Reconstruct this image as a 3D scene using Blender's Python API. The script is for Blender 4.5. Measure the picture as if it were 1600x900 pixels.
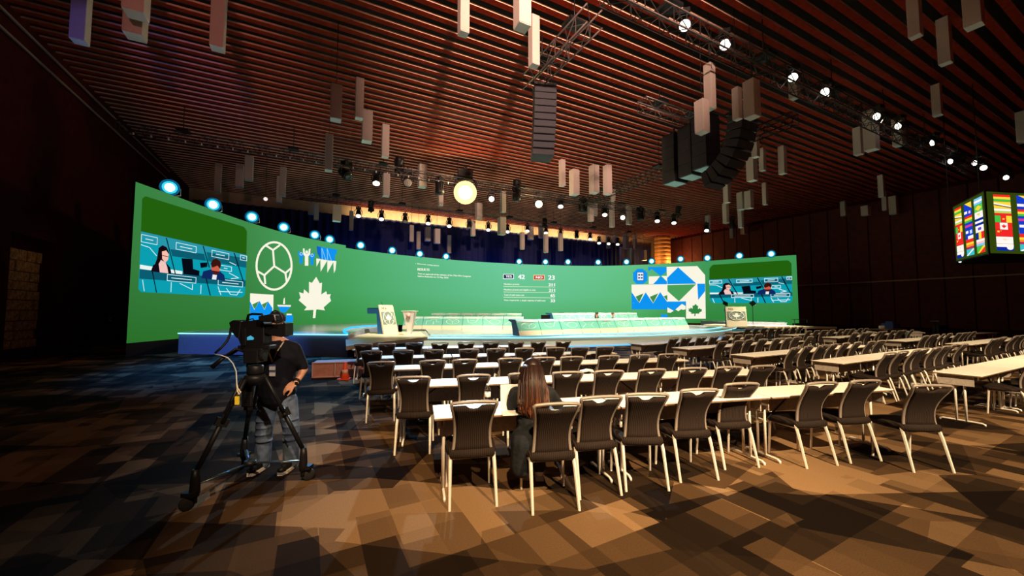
import bpy, bmesh, math, random
from mathutils import Vector, Matrix
for o in list(bpy.data.objects): bpy.data.objects.remove(o)
S = bpy.context.scene
COL = S.collection
R = math.radians
rnd = random.Random(7)

# ---------------------------------------------------------------- camera
F = 605.0; TILT = R(3.31); CH = 1.70
cd = bpy.data.cameras.new('camera'); cam = bpy.data.objects.new('camera', cd); COL.objects.link(cam)
cd.sensor_width = 36.0; cd.lens = F/1600*36; cd.clip_end = 300; cd.clip_start = 0.05
cam.location = (0, 0, CH); cam.rotation_euler = (R(90)+TILT, 0, 0)
S.camera = cam

# ---------------------------------------------------------------- world, exposure
w = bpy.data.worlds.new('world'); S.world = w; w.use_nodes = True
w.node_tree.nodes['Background'].inputs[0].default_value = (1.0, 0.02, 0.012, 1)
w.node_tree.nodes['Background'].inputs[1].default_value = 0.04
S.view_settings.view_transform = 'Standard'; S.view_settings.look = 'None'
S.view_settings.exposure = 0.0; S.view_settings.gamma = 1.0; S.view_settings.use_curve_mapping = False

# room axes: v runs along the ceiling slats, u runs from the back of the hall to the stage
VX, VY = 0.888, 0.460
def RV(v, u, z=0.0): return Vector((VX*v - VY*u, VY*v + VX*u, z))
def toroom(p): return (VX*p[0] + VY*p[1], -VY*p[0] + VX*p[1])
ROOM_RZ = math.atan2(VY, VX)

# ---------------------------------------------------------------- lamps of the hall and added fill lights
def spot(name, loc, tgt, energy, color, size_deg, blend=0.5, radius=0.15):
    l = bpy.data.lights.new(name, 'SPOT'); l.energy = energy; l.color = color
    l.spot_size = R(size_deg); l.spot_blend = blend; l.shadow_soft_size = radius
    o = bpy.data.objects.new(name, l); COL.objects.link(o); o.location = loc
    d = Vector(tgt) - Vector(loc); o.rotation_euler = d.to_track_quat('-Z', 'Y').to_euler()
    return o
def area(name, loc, tgt, energy, color, sx, sy):
    l = bpy.data.lights.new(name, 'AREA'); l.energy = energy; l.color = color; l.shape = 'RECTANGLE'
    l.size = sx; l.size_y = sy
    o = bpy.data.objects.new(name, l); COL.objects.link(o); o.location = loc
    d = Vector(tgt) - Vector(loc); o.rotation_euler = d.to_track_quat('-Z', 'Y').to_euler()
    return o
def point(name, loc, energy, color, radius=0.1):
    l = bpy.data.lights.new(name, 'POINT'); l.energy = energy; l.color = color; l.shadow_soft_size = radius
    o = bpy.data.objects.new(name, l); COL.objects.link(o); o.location = loc
    return o
# warm house spots on a truss over the camera
spot('warm_spot', (5.5, -5.0, 9.5), (4.6, 5.2, 0), 18500, (1.0, 0.73, 0.42), 56, 0.9, 0.10)
spot('warm_spot', (0.8, -4.5, 9.5), (0.3, 3.9, 0), 9500, (1.0, 0.68, 0.36), 32, 0.8, 0.10)
spot('warm_spot', (14.0, -2.0, 9.5), (12.8, 10.5, 0), 17000, (1.0, 0.74, 0.42), 52, 0.9, 0.2)
# unseen warm floods added to light the ceiling slats
spot('ceiling_fill', (3.5, -6.0, 10.0), (1.3, 16.0, 11.4), 46000, (1.0, 0.60, 0.44), 41, 1.0, 0.4)
spot('ceiling_fill', (1.0, 3.0, 6.5), (0.5, 14.0, 11.6), 260, (1.0, 0.45, 0.20), 70, 1.0, 0.4)
# bright profile spot of the front stage truss, thrown back over the audience
spot('audience_backlight', (-2.85, 23.4, 8.85), (-0.8, 6.6, 0), 17000, (0.62, 0.82, 1.0), 23, 1.0, 0.12)
# two narrow warm fills added to brighten the cameraman and the terracotta partition
spot('warm_spot', (4.0, -3.0, 6.5), (-2.5, 4.25, 1.1), 3000, (1.0, 0.74, 0.52), 13, 0.9, 0.1)
spot('warm_spot', (3.0, -2.0, 9.0), (-4.3, 10.0, 0.2), 4200, (1.0, 0.74, 0.52), 11, 0.9, 0.1)
point('truss_lamp', (1.05, 6.6, 10.6), 45, (1.0, 0.50, 0.14), 0.2)
# coloured spots on the pendants at the upper left
spot('violet_spot', (-10.0, 1.5, 4.5), (-12.2, 10.7, 9.2), 900, (0.30, 0.24, 1.0), 15, 0.6, 0.2)
spot('pink_spot', (-2.0, -1.0, 5.5), (-8.9, 10.8, 9.4), 1500, (1.0, 0.36, 0.30), 22, 0.7, 0.2)
# stage wash hung from the two stage trusses
spot('stage_wash', RV(9, 12.0, 10.0), RV(12.0, 18.0, 0.8), 10660, (1.0, 0.90, 0.66), 54, 0.8, 0.3)
spot('stage_wash', RV(20, 12.0, 10.0), RV(18.0, 19.0, 0.8), 10660, (1.0, 0.90, 0.66), 56, 0.8, 0.3)
spot('stage_wash', RV(4, 12.5, 10.0), RV(5.0, 20.0, 0.8), 9750, (1.0, 0.90, 0.66), 50, 0.8, 0.3)
spot('stage_wash', RV(29, 11.5, 10.0), RV(28.0, 17.0, 0.8), 19000, (1.0, 0.88, 0.62), 40, 0.8, 0.3)
# blue spots added near the front stage truss to tint the floor
spot('blue_fill', RV(-3.0, 22.0, 9.6), RV(-1.8, 15.2, 0), 13000, (0.02, 0.28, 1.0), 36, 0.9, 0.3)
spot('blue_fill', RV(0.5, 20.0, 9.6), (-3.2, 8.6, 0), 8000, (0.05, 0.42, 1.0), 28, 1.0, 0.3)
spot('blue_fill', RV(11, 22.0, 9.6), RV(9.5, 12.3, 0), 9000, (0.02, 0.33, 1.0), 36, 0.9, 0.3)
spot('fascia_fill', RV(-3.5, 8.5, 9.6), RV(-3.0, 17.5, 0.4), 3600, (0.12, 0.28, 1.0), 30, 0.9, 0.3)  # added spot that turns the stage fascia blue
# unseen lamps added to light the bulkhead strip and to tint the drape
for v in (8, 18.2, 28.4):
    area('bulkhead_fill', RV(v, 38.45, 10.55), RV(v, 39.2, 11.6), 210, (1.0, 0.66, 0.30), 9.5, 0.2)
for v in (6, 18, 29):
    area('drape_fill', RV(v, 37.4, 5.6), RV(v, 39.0, 9.0), 75, (0.02, 0.16, 1.0), 9.5, 0.3)

# ---------------------------------------------------------------- picture measurements
CT, ST = math.cos(TILT), math.sin(TILT)
def ray(px, py):
    a = (px-800)/F; b = (450-py)/F
    return Vector((a, CT - ST*b, ST + CT*b))
def at_z(px, py, z):
    d = ray(px, py); t = (z-CH)/d.z
    return Vector((d.x*t, d.y*t, z))
def at_Y(px, py, Y):
    d = ray(px, py); t = Y/d.y
    return Vector((d.x*t, Y, CH + d.z*t))
def at_u(px, py, u):
    d = ray(px, py); t = u/(-VY*d.x + VX*d.y)
    return Vector((d.x*t, d.y*t, CH + d.z*t))
def at_v(px, py, v):
    d = ray(px, py); t = v/(VX*d.x + VY*d.y)
    return Vector((d.x*t, d.y*t, CH + d.z*t))

# ---------------------------------------------------------------- mesh helper
class MB:
    def __init__(s): s.v = []; s.f = []; s.m = []; s.sm = []
    def add(s, vs, fs, mat=0, M=None, smooth=False):
        b = len(s.v)
        for p in vs:
            p = Vector(p); s.v.append(M @ p if M is not None else p)
        for f in fs:
            s.f.append([i+b for i in f]); s.m.append(mat); s.sm.append(smooth)
    def box(s, c, d, mat=0, M=None, taper=1.0):
        x, y, z = (k/2 for k in d); t = taper
        vs = [(-x,-y,-z),(x,-y,-z),(x,y,-z),(-x,y,-z),(-x*t,-y*t,z),(x*t,-y*t,z),(x*t,y*t,z),(-x*t,y*t,z)]
        vs = [(a+c[0], b+c[1], e+c[2]) for a, b, e in vs]
        s.add(vs, [(0,3,2,1),(4,5,6,7),(0,1,5,4),(1,2,6,5),(2,3,7,6),(3,0,4,7)], mat, M)
    def tube(s, pts, r, n=8, mat=0, M=None, closed=False, flat=None, smooth=True):
        pts = [Vector(p) for p in pts]; k = len(pts)
        rs = r if isinstance(r, (list, tuple)) else [r]*k
        vs = []; up = None
        for i, p in enumerate(pts):
            if closed: t = pts[(i+1) % k]-pts[i-1]
            else: t = pts[min(i+1, k-1)]-pts[max(i-1, 0)]
            if t.length < 1e-9: t = Vector((0, 0, 1))
            t.normalize()
            if up is None:
                up = Vector((0, 0, 1)) if abs(t.z) < 0.9 else Vector((0, 1, 0))
            a = up - t*up.dot(t)
            if a.length < 1e-6: a = t.orthogonal()
            a.normalize(); up = a; b = t.cross(a)
            for j in range(n):
                q = 2*math.pi*(j+0.5)/n
                fa, fb = (1, 1) if flat is None else flat
                vs.append(p + a*(math.cos(q)*rs[i]*fa) + b*(math.sin(q)*rs[i]*fb))
        fs = []
        for i in range(k if closed else k-1):
            i2 = (i+1) % k
            for j in range(n):
                j2 = (j+1) % n
                fs.append((i*n+j, i*n+j2, i2*n+j2, i2*n+j))
        s.add(vs, fs, mat, M, smooth)
        if not closed:
            b = len(s.v)-len(vs)
            s.f.append([b+j for j in range(n)][::-1]); s.m.append(mat); s.sm.append(False)
            s.f.append([b+(k-1)*n+j for j in range(n)]); s.m.append(mat); s.sm.append(False)
    def lathe(s, prof, n=16, mat=0, M=None, smooth=True):
        vs = []; fs = []
        for r, z in prof:
            for j in range(n):
                q = 2*math.pi*j/n; vs.append((r*math.cos(q), r*math.sin(q), z))
        for i in range(len(prof)-1):
            for j in range(n):
                j2 = (j+1) % n; fs.append((i*n+j, i*n+j2, (i+1)*n+j2, (i+1)*n+j))
        s.add(vs, fs, mat, M, smooth)
        b = len(s.v)-len(vs); k = len(prof)
        s.f.append([b+j for j in range(n)][::-1]); s.m.append(mat); s.sm.append(False)
        s.f.append([b+(k-1)*n+j for j in range(n)]); s.m.append(mat); s.sm.append(False)
    def prism(s, poly, z0, z1, mat=0, M=None, axis='z'):
        n = len(poly)
        def q(a, b, c): return (a, b, c) if axis == 'z' else ((c, a, b) if axis == 'x' else (a, c, b))
        vs = [q(a, b, z0) for a, b in poly] + [q(a, b, z1) for a, b in poly]
        fs = [list(range(n))[::-1], [i+n for i in range(n)]]
        fs += [(i, (i+1) % n, (i+1) % n+n, i+n) for i in range(n)]
        s.add(vs, fs, mat, M)
    def ell(s, c, r, mat=0, M=None, nu=12, nv=8, rot=None):
        vs = [(0, 0, -1)]; fs = []
        for i in range(1, nv):
            t = math.pi*i/nv - math.pi/2
            for j in range(nu):
                q = 2*math.pi*j/nu; vs.append((math.cos(t)*math.cos(q), math.cos(t)*math.sin(q), math.sin(t)))
        vs.append((0, 0, 1)); L = len(vs)-1
        for j in range(nu):
            j2 = (j+1) % nu; fs.append((0, 1+j2, 1+j)); fs.append((L, L-nu+j, L-nu+j2))
        for i in range(nv-2):
            for j in range(nu):
                j2 = (j+1) % nu; a = 1+i*nu
                fs.append((a+j, a+j2, a+nu+j2, a+nu+j))
        out = []
        for p in vs:
            p = Vector((p[0]*r[0], p[1]*r[1], p[2]*r[2]))
            if rot is not None: p = rot @ p
            out.append(p + Vector(c))
        s.add(out, fs, mat, M, True)
    def cap(s, p0, r0, p1, r1, n=10):
        s.tube([p0, p1], [r0, r1], n); s.ell(p0, (r0,)*3, nu=n, nv=6); s.ell(p1, (r1,)*3, nu=n, nv=6)
    def chain(s, pts, rs, n=10):
        for i in range(len(pts)-1): s.cap(pts[i], rs[i], pts[i+1], rs[i+1], n)
    def mesh(s, name, mats, bevel=0.0, segs=1):
        me = bpy.data.meshes.new(name)
        me.from_pydata([tuple(p) for p in s.v], [], s.f)
        if not isinstance(mats, (list, tuple)): mats = [mats]
        for m in mats: me.materials.append(m)
        me.polygons.foreach_set('material_index', s.m)
        me.polygons.foreach_set('use_smooth', s.sm)
        bm = bmesh.new(); bm.from_mesh(me)
        bmesh.ops.recalc_face_normals(bm, faces=bm.faces)
        if bevel > 0:
            es = [e for e in bm.edges if len(e.link_faces) == 2 and e.calc_face_angle(0) > 0.6]
            bmesh.ops.bevel(bm, geom=es, offset=bevel, segments=segs, affect='EDGES', profile=0.5, clamp_overlap=True)
        bm.to_mesh(me); bm.free(); me.update()
        return me
    def build(s, name, mats, parent=None, bevel=0.0, segs=1, loc=None, rz=0.0):
        o = bpy.data.objects.new(name, s.mesh(name, mats, bevel, segs)); COL.objects.link(o)
        if parent is not None: o.parent = parent
        if loc is not None: o.location = loc
        o.rotation_euler.z = rz
        return o
    def blob(s, name, mat, parent, voxel=0.012, smooth=4):
        """joins overlapping capsules into one continuous skin"""
        t = bpy.data.objects.new('blob_source', s.mesh('blob_source', mat)); COL.objects.link(t)
        m = t.modifiers.new('r', 'REMESH'); m.mode = 'VOXEL'; m.voxel_size = voxel
        if smooth:
            k = t.modifiers.new('s', 'SMOOTH'); k.factor = 0.5; k.iterations = smooth
        dg = bpy.context.evaluated_depsgraph_get()
        me = bpy.data.meshes.new_from_object(t.evaluated_get(dg)); me.name = name
        me.polygons.foreach_set('use_smooth', [True]*len(me.polygons))
        me.materials.clear(); me.materials.append(mat)
        src = t.data; bpy.data.objects.remove(t); bpy.data.meshes.remove(src)
        o = bpy.data.objects.new(name, me); COL.objects.link(o)
        if parent is not None: o.parent = parent
        return o

def tag(o, label=None, cat=None, group=None, kind=None):
    if label: o['label'] = label
    if cat: o['category'] = cat
    if group: o['group'] = group
    if kind: o['kind'] = kind
    return o
def thing(name, label, cat, loc=(0, 0, 0), rz=0.0, group=None):
    o = bpy.data.objects.new(name, None); COL.objects.link(o); o.empty_display_size = 0.2
    o.location = loc; o.rotation_euler.z = rz
    return tag(o, label, cat, group)
def dup(root, loc, rz, label=None, group=None, rot=None):
    r = root.copy(); COL.objects.link(r); r.location = loc
    r.rotation_euler = (0, 0, rz) if rot is None else rot
    if label: r['label'] = label
    if group: r['group'] = group
    def rec(a, b):
        for ch in list(KIDS.get(a.name, [])):
            c = ch.copy(); COL.objects.link(c); c.parent = b; rec(ch, c)
    rec(root, r)
    return r
KIDS = {}
def proto(root):
    """remembers the children of a thing that is going to be copied"""
    def rec(a):
        KIDS[a.name] = list(a.children)
        for c in a.children: rec(c)
    bpy.context.view_layer.update(); rec(root); return root
def struct(name, mb, mats, **k):
    return tag(mb.build(name, mats, **k), kind='structure')
ORD = ['zeroth','first','second','third','fourth','fifth','sixth','seventh','eighth','ninth','tenth','eleventh','twelfth','thirteenth','fourteenth','fifteenth','sixteenth','seventeenth','eighteenth','nineteenth','twentieth','twenty-first','twenty-second','twenty-third']

# ---------------------------------------------------------------- materials
def mat(name, col, rough=0.6, metal=0.0, bump=None, vary=0.0, scale=20.0, spec=0.5):
    m = bpy.data.materials.new(name); m.use_nodes = True; nt = m.node_tree; b = nt.nodes['Principled BSDF']
    b.inputs['Base Color'].default_value = (*col, 1); b.inputs['Roughness'].default_value = rough
    b.inputs['Metallic'].default_value = metal; b.inputs['Specular IOR Level'].default_value = spec
    if vary or bump:
        tc = nt.nodes.new('ShaderNodeTexCoord'); no = nt.nodes.new('ShaderNodeTexNoise')
        no.inputs['Scale'].default_value = scale; no.inputs['Detail'].default_value = 3
        nt.links.new(tc.outputs['Object'], no.inputs['Vector'])
        if vary:
            cr = nt.nodes.new('ShaderNodeValToRGB')
            cr.color_ramp.elements[0].color = (*[c*(1-vary) for c in col], 1); cr.color_ramp.elements[0].position = 0.3
            cr.color_ramp.elements[1].color = (*[min(1, c*(1+vary)) for c in col], 1); cr.color_ramp.elements[1].position = 0.7
            nt.links.new(no.outputs['Fac'], cr.inputs['Fac']); nt.links.new(cr.outputs['Color'], b.inputs['Base Color'])
        if bump:
            bp = nt.nodes.new('ShaderNodeBump'); bp.inputs['Strength'].default_value = bump; bp.inputs['Distance'].default_value = 0.01
            nt.links.new(no.outputs['Fac'], bp.inputs['Height']); nt.links.new(bp.outputs['Normal'], b.inputs['Normal'])
    return m
_em = {}
def lin(c): return tuple(((x/255)/12.92 if x <= 10 else ((x/255+0.055)/1.055)**2.4) for x in c)
def em(rgb, strength=1.0, light=False):
    """something that gives off light: screen content, lamp lens, light strip (rgb 0-255 as displayed)"""
    k = (tuple(rgb), strength, light)
    if k in _em: return _em[k]
    m = bpy.data.materials.new('glow_%d_%d_%d' % tuple(rgb)); m.use_nodes = True; nt = m.node_tree
    nt.nodes.clear(); e = nt.nodes.new('ShaderNodeEmission'); o = nt.nodes.new('ShaderNodeOutputMaterial')
    e.inputs[0].default_value = (*lin(rgb), 1); e.inputs[1].default_value = strength
    nt.links.new(e.outputs[0], o.inputs[0])
    if not light: m.cycles.emission_sampling = 'NONE'
    _em[k] = m; return m

M_black = mat('black_painted_metal', (0.008, 0.008, 0.010), 0.45, 0.0, spec=0.3)
M_blackp = mat('black_plastic', (0.006, 0.006, 0.007), 0.5, spec=0.25)
M_rubber = mat('rubber', (0.01, 0.01, 0.01), 0.8)
M_truss2 = mat('black_truss_metal', (0.03, 0.022, 0.02), 0.5, 0.3)
M_truss = mat('dark_truss_metal', (0.16, 0.13, 0.13), 0.42, 0.7)
M_speaker = mat('speaker_black', (0.006, 0.008, 0.016), 0.55, 0, 0.2, 0, 60)
M_legs = mat('satin_steel', (0.82, 0.76, 0.68), 0.34, 0.25)
M_frame = mat('taupe_metal_frame', (0.27, 0.225, 0.195), 0.42, 0.2)
M_top = mat('white_laminate', (0.90, 0.85, 0.76), 0.45, 0, None, 0.02, 4)
M_panel = mat('taupe_modesty_panel', (0.42, 0.35, 0.30), 0.7, 0, 0.2, 0.15, 25)
M_wood = mat('brown_wood_edge', (0.2, 0.11, 0.06), 0.5, 0, 0.1, 0.2, 12)
M_cream = mat('cream_laminate', (0.86, 0.76, 0.56), 0.4)
M_white = mat('white_paint', (0.82, 0.80, 0.76), 0.5)
M_skin = mat('skin', (0.62, 0.32, 0.21), 0.5, 0, 0.1, 0.06, 30)

def ribbed(name, c0, c1, n):
    m = bpy.data.materials.new(name); m.use_nodes = True; nt = m.node_tree; b = nt.nodes['Principled BSDF']
    tc = nt.nodes.new('ShaderNodeTexCoord'); wv = nt.nodes.new('ShaderNodeTexWave')
    wv.bands_direction = 'X'; wv.inputs['Scale'].default_value = n; wv.inputs['Distortion'].default_value = 0.3
    cr = nt.nodes.new('ShaderNodeValToRGB'); cr.color_ramp.elements[0].color = (*c0, 1); cr.color_ramp.elements[1].color = (*c1, 1)
    bp = nt.nodes.new('ShaderNodeBump'); bp.inputs['Strength'].default_value = 0.5; bp.inputs['Distance'].default_value = 0.004
    nt.links.new(tc.outputs['Object'], wv.inputs['Vector']); nt.links.new(wv.outputs['Fac'], cr.inputs['Fac'])
    nt.links.new(cr.outputs['Color'], b.inputs['Base Color']); nt.links.new(wv.outputs['Fac'], bp.inputs['Height'])
    nt.links.new(bp.outputs['Normal'], b.inputs['Normal']); b.inputs['Roughness'].default_value = 0.85
    b.inputs['Specular IOR Level'].default_value = 0.2
    return m
M_fabric = ribbed('brown_ribbed_fabric', (0.007, 0.0045, 0.0045), (0.028, 0.016, 0.0105), 18)

def carpet():
    m = bpy.data.materials.new('shard_pattern_carpet'); m.use_nodes = True; nt = m.node_tree; b = nt.nodes['Principled BSDF']
    L = nt.links.new; N = nt.nodes.new
    tc = N('ShaderNodeTexCoord')
    def layer(rot, sx, sy, shift, jig):
        mp = N('ShaderNodeMapping'); mp.inputs['Rotation'].default_value = (0, 0, rot)
        mp.inputs['Location'].default_value = shift
        L(tc.outputs['Object'], mp.inputs['Vector'])
        br = N('ShaderNodeTexBrick'); br.offset = jig; br.offset_frequency = 2; br.squash = 0.62; br.squash_frequency = 3
        br.inputs['Scale'].default_value = 1.0; br.inputs['Mortar Size'].default_value = 0.0
        br.inputs['Brick Width'].default_value = sx; br.inputs['Row Height'].default_value = sy
        br.inputs['Color1'].default_value = (0, 0, 0, 1); br.inputs['Color2'].default_value = (1, 1, 1, 1)
        L(mp.outputs['Vector'], br.inputs['Vector'])
        return br.outputs['Color']
    def vor(rot, sx, sy, shift):
        mp = N('ShaderNodeMapping'); mp.inputs['Rotation'].default_value = (0, 0, rot)
        mp.inputs['Scale'].default_value = (sx, sy, 1); mp.inputs['Location'].default_value = shift
        L(tc.outputs['Object'], mp.inputs['Vector'])
        v = N('ShaderNodeTexVoronoi'); v.voronoi_dimensions = '2D'; v.inputs['Scale'].default_value = 1.0
        L(mp.outputs['Vector'], v.inputs['Vector'])
        s = N('ShaderNodeSeparateColor'); L(v.outputs['Color'], s.inputs['Color'])
        return s.outputs[0]
    ls = [(layer(R(-117.4), 1.05, 0.27, (0.3, 0.1, 0), 0.37), 0.30), (layer(R(-29), 0.80, 0.42, (1.3, 0.7, 0), 0.5), 0.26),
          (vor(R(-117.4), 0.62, 1.7, (3.1, 1.2, 0)), 0.30), (vor(R(-100), 0.85, 0.95, (7.7, 4.2, 0)), 0.28)]
    acc = None
    for o, k in ls:
        mu = N('ShaderNodeMath'); mu.operation = 'MULTIPLY'; mu.inputs[1].default_value = k; L(o, mu.inputs[0])
        if acc is None: acc = mu.outputs[0]
        else:
            ad = N('ShaderNodeMath'); ad.operation = 'ADD'; L(acc, ad.inputs[0]); L(mu.outputs[0], ad.inputs[1]); acc = ad.outputs[0]
    cr = N('ShaderNodeValToRGB'); e = cr.color_ramp.elements
    e[0].position = 0.30; e[0].color = (0.0054, 0.0031, 0.0021, 1); e[1].position = 0.80; e[1].color = (0.2100, 0.1230, 0.0600, 1)
    x = e.new(0.45); x.color = (0.0184, 0.0108, 0.0060, 1); x = e.new(0.62); x.color = (0.0640, 0.0350, 0.0165, 1)
    L(acc, cr.inputs['Fac'])
    no = N('ShaderNodeTexNoise'); no.inputs['Scale'].default_value = 90; no.inputs['Detail'].default_value = 2; L(tc.outputs['Object'], no.inputs['Vector'])
    mr = N('ShaderNodeMapRange'); mr.inputs['To Min'].default_value = 0.75; mr.inputs['To Max'].default_value = 1.25; L(no.outputs['Fac'], mr.inputs['Value'])
    mx = N('ShaderNodeMix'); mx.data_type = 'RGBA'; mx.blend_type = 'MULTIPLY'; mx.inputs['Factor'].default_value = 1
    L(cr.outputs['Color'], mx.inputs['A']); L(mr.outputs['Result'], mx.inputs['B'])
    L(mx.outputs['Result'], b.inputs['Base Color'])
    bp = N('ShaderNodeBump'); bp.inputs['Strength'].default_value = 0.25; bp.inputs['Distance'].default_value = 0.01
    L(no.outputs['Fac'], bp.inputs['Height']); L(bp.outputs['Normal'], b.inputs['Normal'])
    b.inputs['Roughness'].default_value = 1.0; b.inputs['Specular IOR Level'].default_value = 0.04
    return m
M_carpet = carpet()
M_darkwall = mat('dark_wood_wall', (0.04, 0.0028, 0.002), 0.9, 0, 0.1, 0.25, 3, 0.1)
M_slat = mat('stained_cedar', (0.20, 0.017, 0.005), 0.9, 0, 0.1, 0.25, 5, 0.08)
M_slatedge = mat('pale_front_edge', (0.85, 0.55, 0.42), 0.5, 0, None, 0.1, 5)  # front edge paler than the other faces of the slat
M_void = mat('black_plenum', (0.006, 0.002, 0.002), 0.9)
# ================================================================ THE SHELL
ZC = 11.6
fl = MB(); fl.add([RV(-12, -9), RV(47, -9), RV(47, 42), RV(-12, 42)], [(0, 1, 2, 3)])
struct('floor', fl, M_carpet)
ce = MB(); ce.add([RV(-12, -4, 12.6), RV(47, -4, 12.6), RV(47, 42, 12.6), RV(-12, 42, 12.6)], [(0, 3, 2, 1)])
ceiling = struct('ceiling', ce, M_void)
sl = MB()
x0, x1, h, t = -9.0, 44.0, 0.11, 0.066
sl.add([(x0,-h,0),(x1,-h,0),(x1,h,0),(x0,h,0),(x0,-h,t),(x1,-h,t),(x1,h,t),(x0,h,t)],
       [(0,3,2,1),(4,5,6,7),(1,2,6,5),(2,3,7,6),(3,0,4,7)], 0)
sl.add([(x0,-h,0),(x1,-h,0),(x1,-h,t),(x0,-h,t)], [(0,1,2,3)], 1)
slat_me = sl.mesh('slat', [M_slat, M_slatedge])
for k in range(78):
    o = bpy.data.objects.new('slat', slat_me); COL.objects.link(o); o.parent = ceiling
    p = RV(0, 0.27 + 0.504*k, ZC); o.location = p; o.rotation_euler.z = ROOM_RZ

def wallbox(name, a, b, z0, z1, th, m):
    """vertical slab between two room points (v, u)"""
    A = RV(*a); B = RV(*b); d = (B-A); L = d.length; n = Vector((-d.y, d.x, 0)).normalized()*th
    mb = MB(); mb.add([A+Vector((0,0,z0)), B+Vector((0,0,z0)), B+n+Vector((0,0,z0)), A+n+Vector((0,0,z0)),
                       A+Vector((0,0,z1)), B+Vector((0,0,z1)), B+n+Vector((0,0,z1)), A+n+Vector((0,0,z1))],
                      [(0,3,2,1),(4,5,6,7),(0,1,5,4),(1,2,6,5),(2,3,7,6),(3,0,4,7)])
    return struct(name, mb, m)
# left wall with an alcove of rough stone
wl = MB()
def wl_quad(u0, u1, z0, z1): wl.add([RV(-9,u0,z0), RV(-9,u1,z0), RV(-9,u1,z1), RV(-9,u0,z1)], [(0,1,2,3)])
AU0, AU1, AZ0, AZ1 = 15.0, 22.0, 0.3, 4.35
aL = at_v(12, 450, -9); aR = at_v(84, 450, -9)
AU0 = toroom(aL)[1]; AU1 = toroom(aR)[1]
wl_quad(-9, AU0, 0, 12.6); wl_quad(AU1, 42, 0, 12.6); wl_quad(AU0, AU1, 0, AZ0); wl_quad(AU0, AU1, AZ1, 12.6)
for uu in (AU0, AU1): wl.add([RV(-9,uu,AZ0), RV(-9.5,uu,AZ0), RV(-9.5,uu,AZ1), RV(-9,uu,AZ1)], [(0,1,2,3)])
for zz in (AZ0, AZ1): wl.add([RV(-9,AU0,zz), RV(-9,AU1,zz), RV(-9.5,AU1,zz), RV(-9.5,AU0,zz)], [(0,1,2,3)])
wl.add([RV(-9.5,AU0,AZ0), RV(-9.5,AU1,AZ0), RV(-9.5,AU1,AZ1), RV(-9.5,AU0,AZ1)], [(0,1,2,3)])
wall_left = struct('wall_left', wl, M_darkwall)
M_stone = mat('rough_sandstone', (0.42, 0.22, 0.07), 0.9, 0, 0.8, 0.6, 9)
z = AZ0+0.02
while z < AZ1-0.5:
    hh = rnd.uniform(0.26, 0.42); u = AU0+0.03
    while u < AU1-0.1:
        ww = min(rnd.uniform(0.5, 1.1), AU1-0.03-u); b = MB()
        b.box((-0.02-rnd.uniform(0, .09), ww/2, hh/2), (0.16+0.0, ww-0.02, hh-0.02))
        o = b.build('stone_block', M_stone, wall_left, bevel=0.018); o.location = RV(-9.4, u, z); o.rotation_euler.z = ROOM_RZ
        u += ww
    z += hh
wb = MB(); wb.add([RV(-9.6,39.3,0), RV(46,39.3,0), RV(46,39.3,12.6), RV(-9.6,39.3,12.6)], [(0,1,2,3)])
wall_back = struct('wall_back', wb, mat('beige_bulkhead', (0.55, 0.43, 0.30), 0.7, 0, 0.05, 0.1, 2))
wr = MB(); wr.add([RV(44,-9,0), RV(44,42,0), RV(44,42,12.6), RV(44,-9,12.6)], [(0,1,2,3)])
wall_right = struct('wall_right', wr, M_darkwall)
pn = MB(); pn.box((-0.03, 0, 5.6), (0.06, 1.42, 11.0)); pn_me = pn.mesh('wall_panel', mat('reddish_wood_panel', (0.075, 0.007, 0.004), 0.8, 0, 0.1, 0.3, 2), 0.01)
for k in range(29):
    o = bpy.data.objects.new('wall_panel', pn_me); COL.objects.link(o); o.parent = wall_right
    o.location = RV(44, -3+1.5*k, 0.2); o.rotation_euler.z = ROOM_RZ
tr = MB(); tr.add([RV(43.9,-5,4.16), RV(43.9,40,4.16), RV(43.9,40,4.26), RV(43.9,-5,4.26), RV(43.8,-5,4.16), RV(43.8,40,4.16), RV(43.8,40,4.26), RV(43.8,-5,4.26)],
                  [(0,1,2,3),(7,6,5,4),(4,5,1,0),(3,2,6,7)])
struct('trim_1', tr, mat('trim_wood', (0.25, 0.12, 0.07), 0.5))
# rails where the left wall meets the ceiling
for i, zz in enumerate((11.2, 10.6)):
    tl = MB(); A = RV(-8.9, 6, zz); tl.box((0, 14, 0), (0.06, 28, 0.07))
    struct('trim_%d' % (i+2), tl, mat('rail_metal', (0.35, 0.25, 0.22), 0.4, 0.5), loc=A, rz=ROOM_RZ)

# navy drapes in front of the back wall
M_drape = mat('navy_velvet', (0.012, 0.018, 0.075), 0.9, 0, 0.1, 0.2, 8)
dm = MB(); n = 40; W = 4.2
for j, zz in enumerate((0.02, 10.55)):
    for i in range(n+1):
        x = W*i/n; dm.v.append(Vector((x, 0.09*math.sin(x*9.0)+0.04*math.sin(x*23), zz)))
for i in range(n): dm.f.append([i, i+1, n+1+i+1, n+1+i]); dm.m.append(0); dm.sm.append(True)
drape_me = dm.mesh('drape', M_drape)
for k in range(12):
    o = bpy.data.objects.new('drape', drape_me); COL.objects.link(o); o.parent = wall_back
    o.location = RV(-8.6+W*k, 38.7, 0); o.rotation_euler.z = ROOM_RZ

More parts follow.
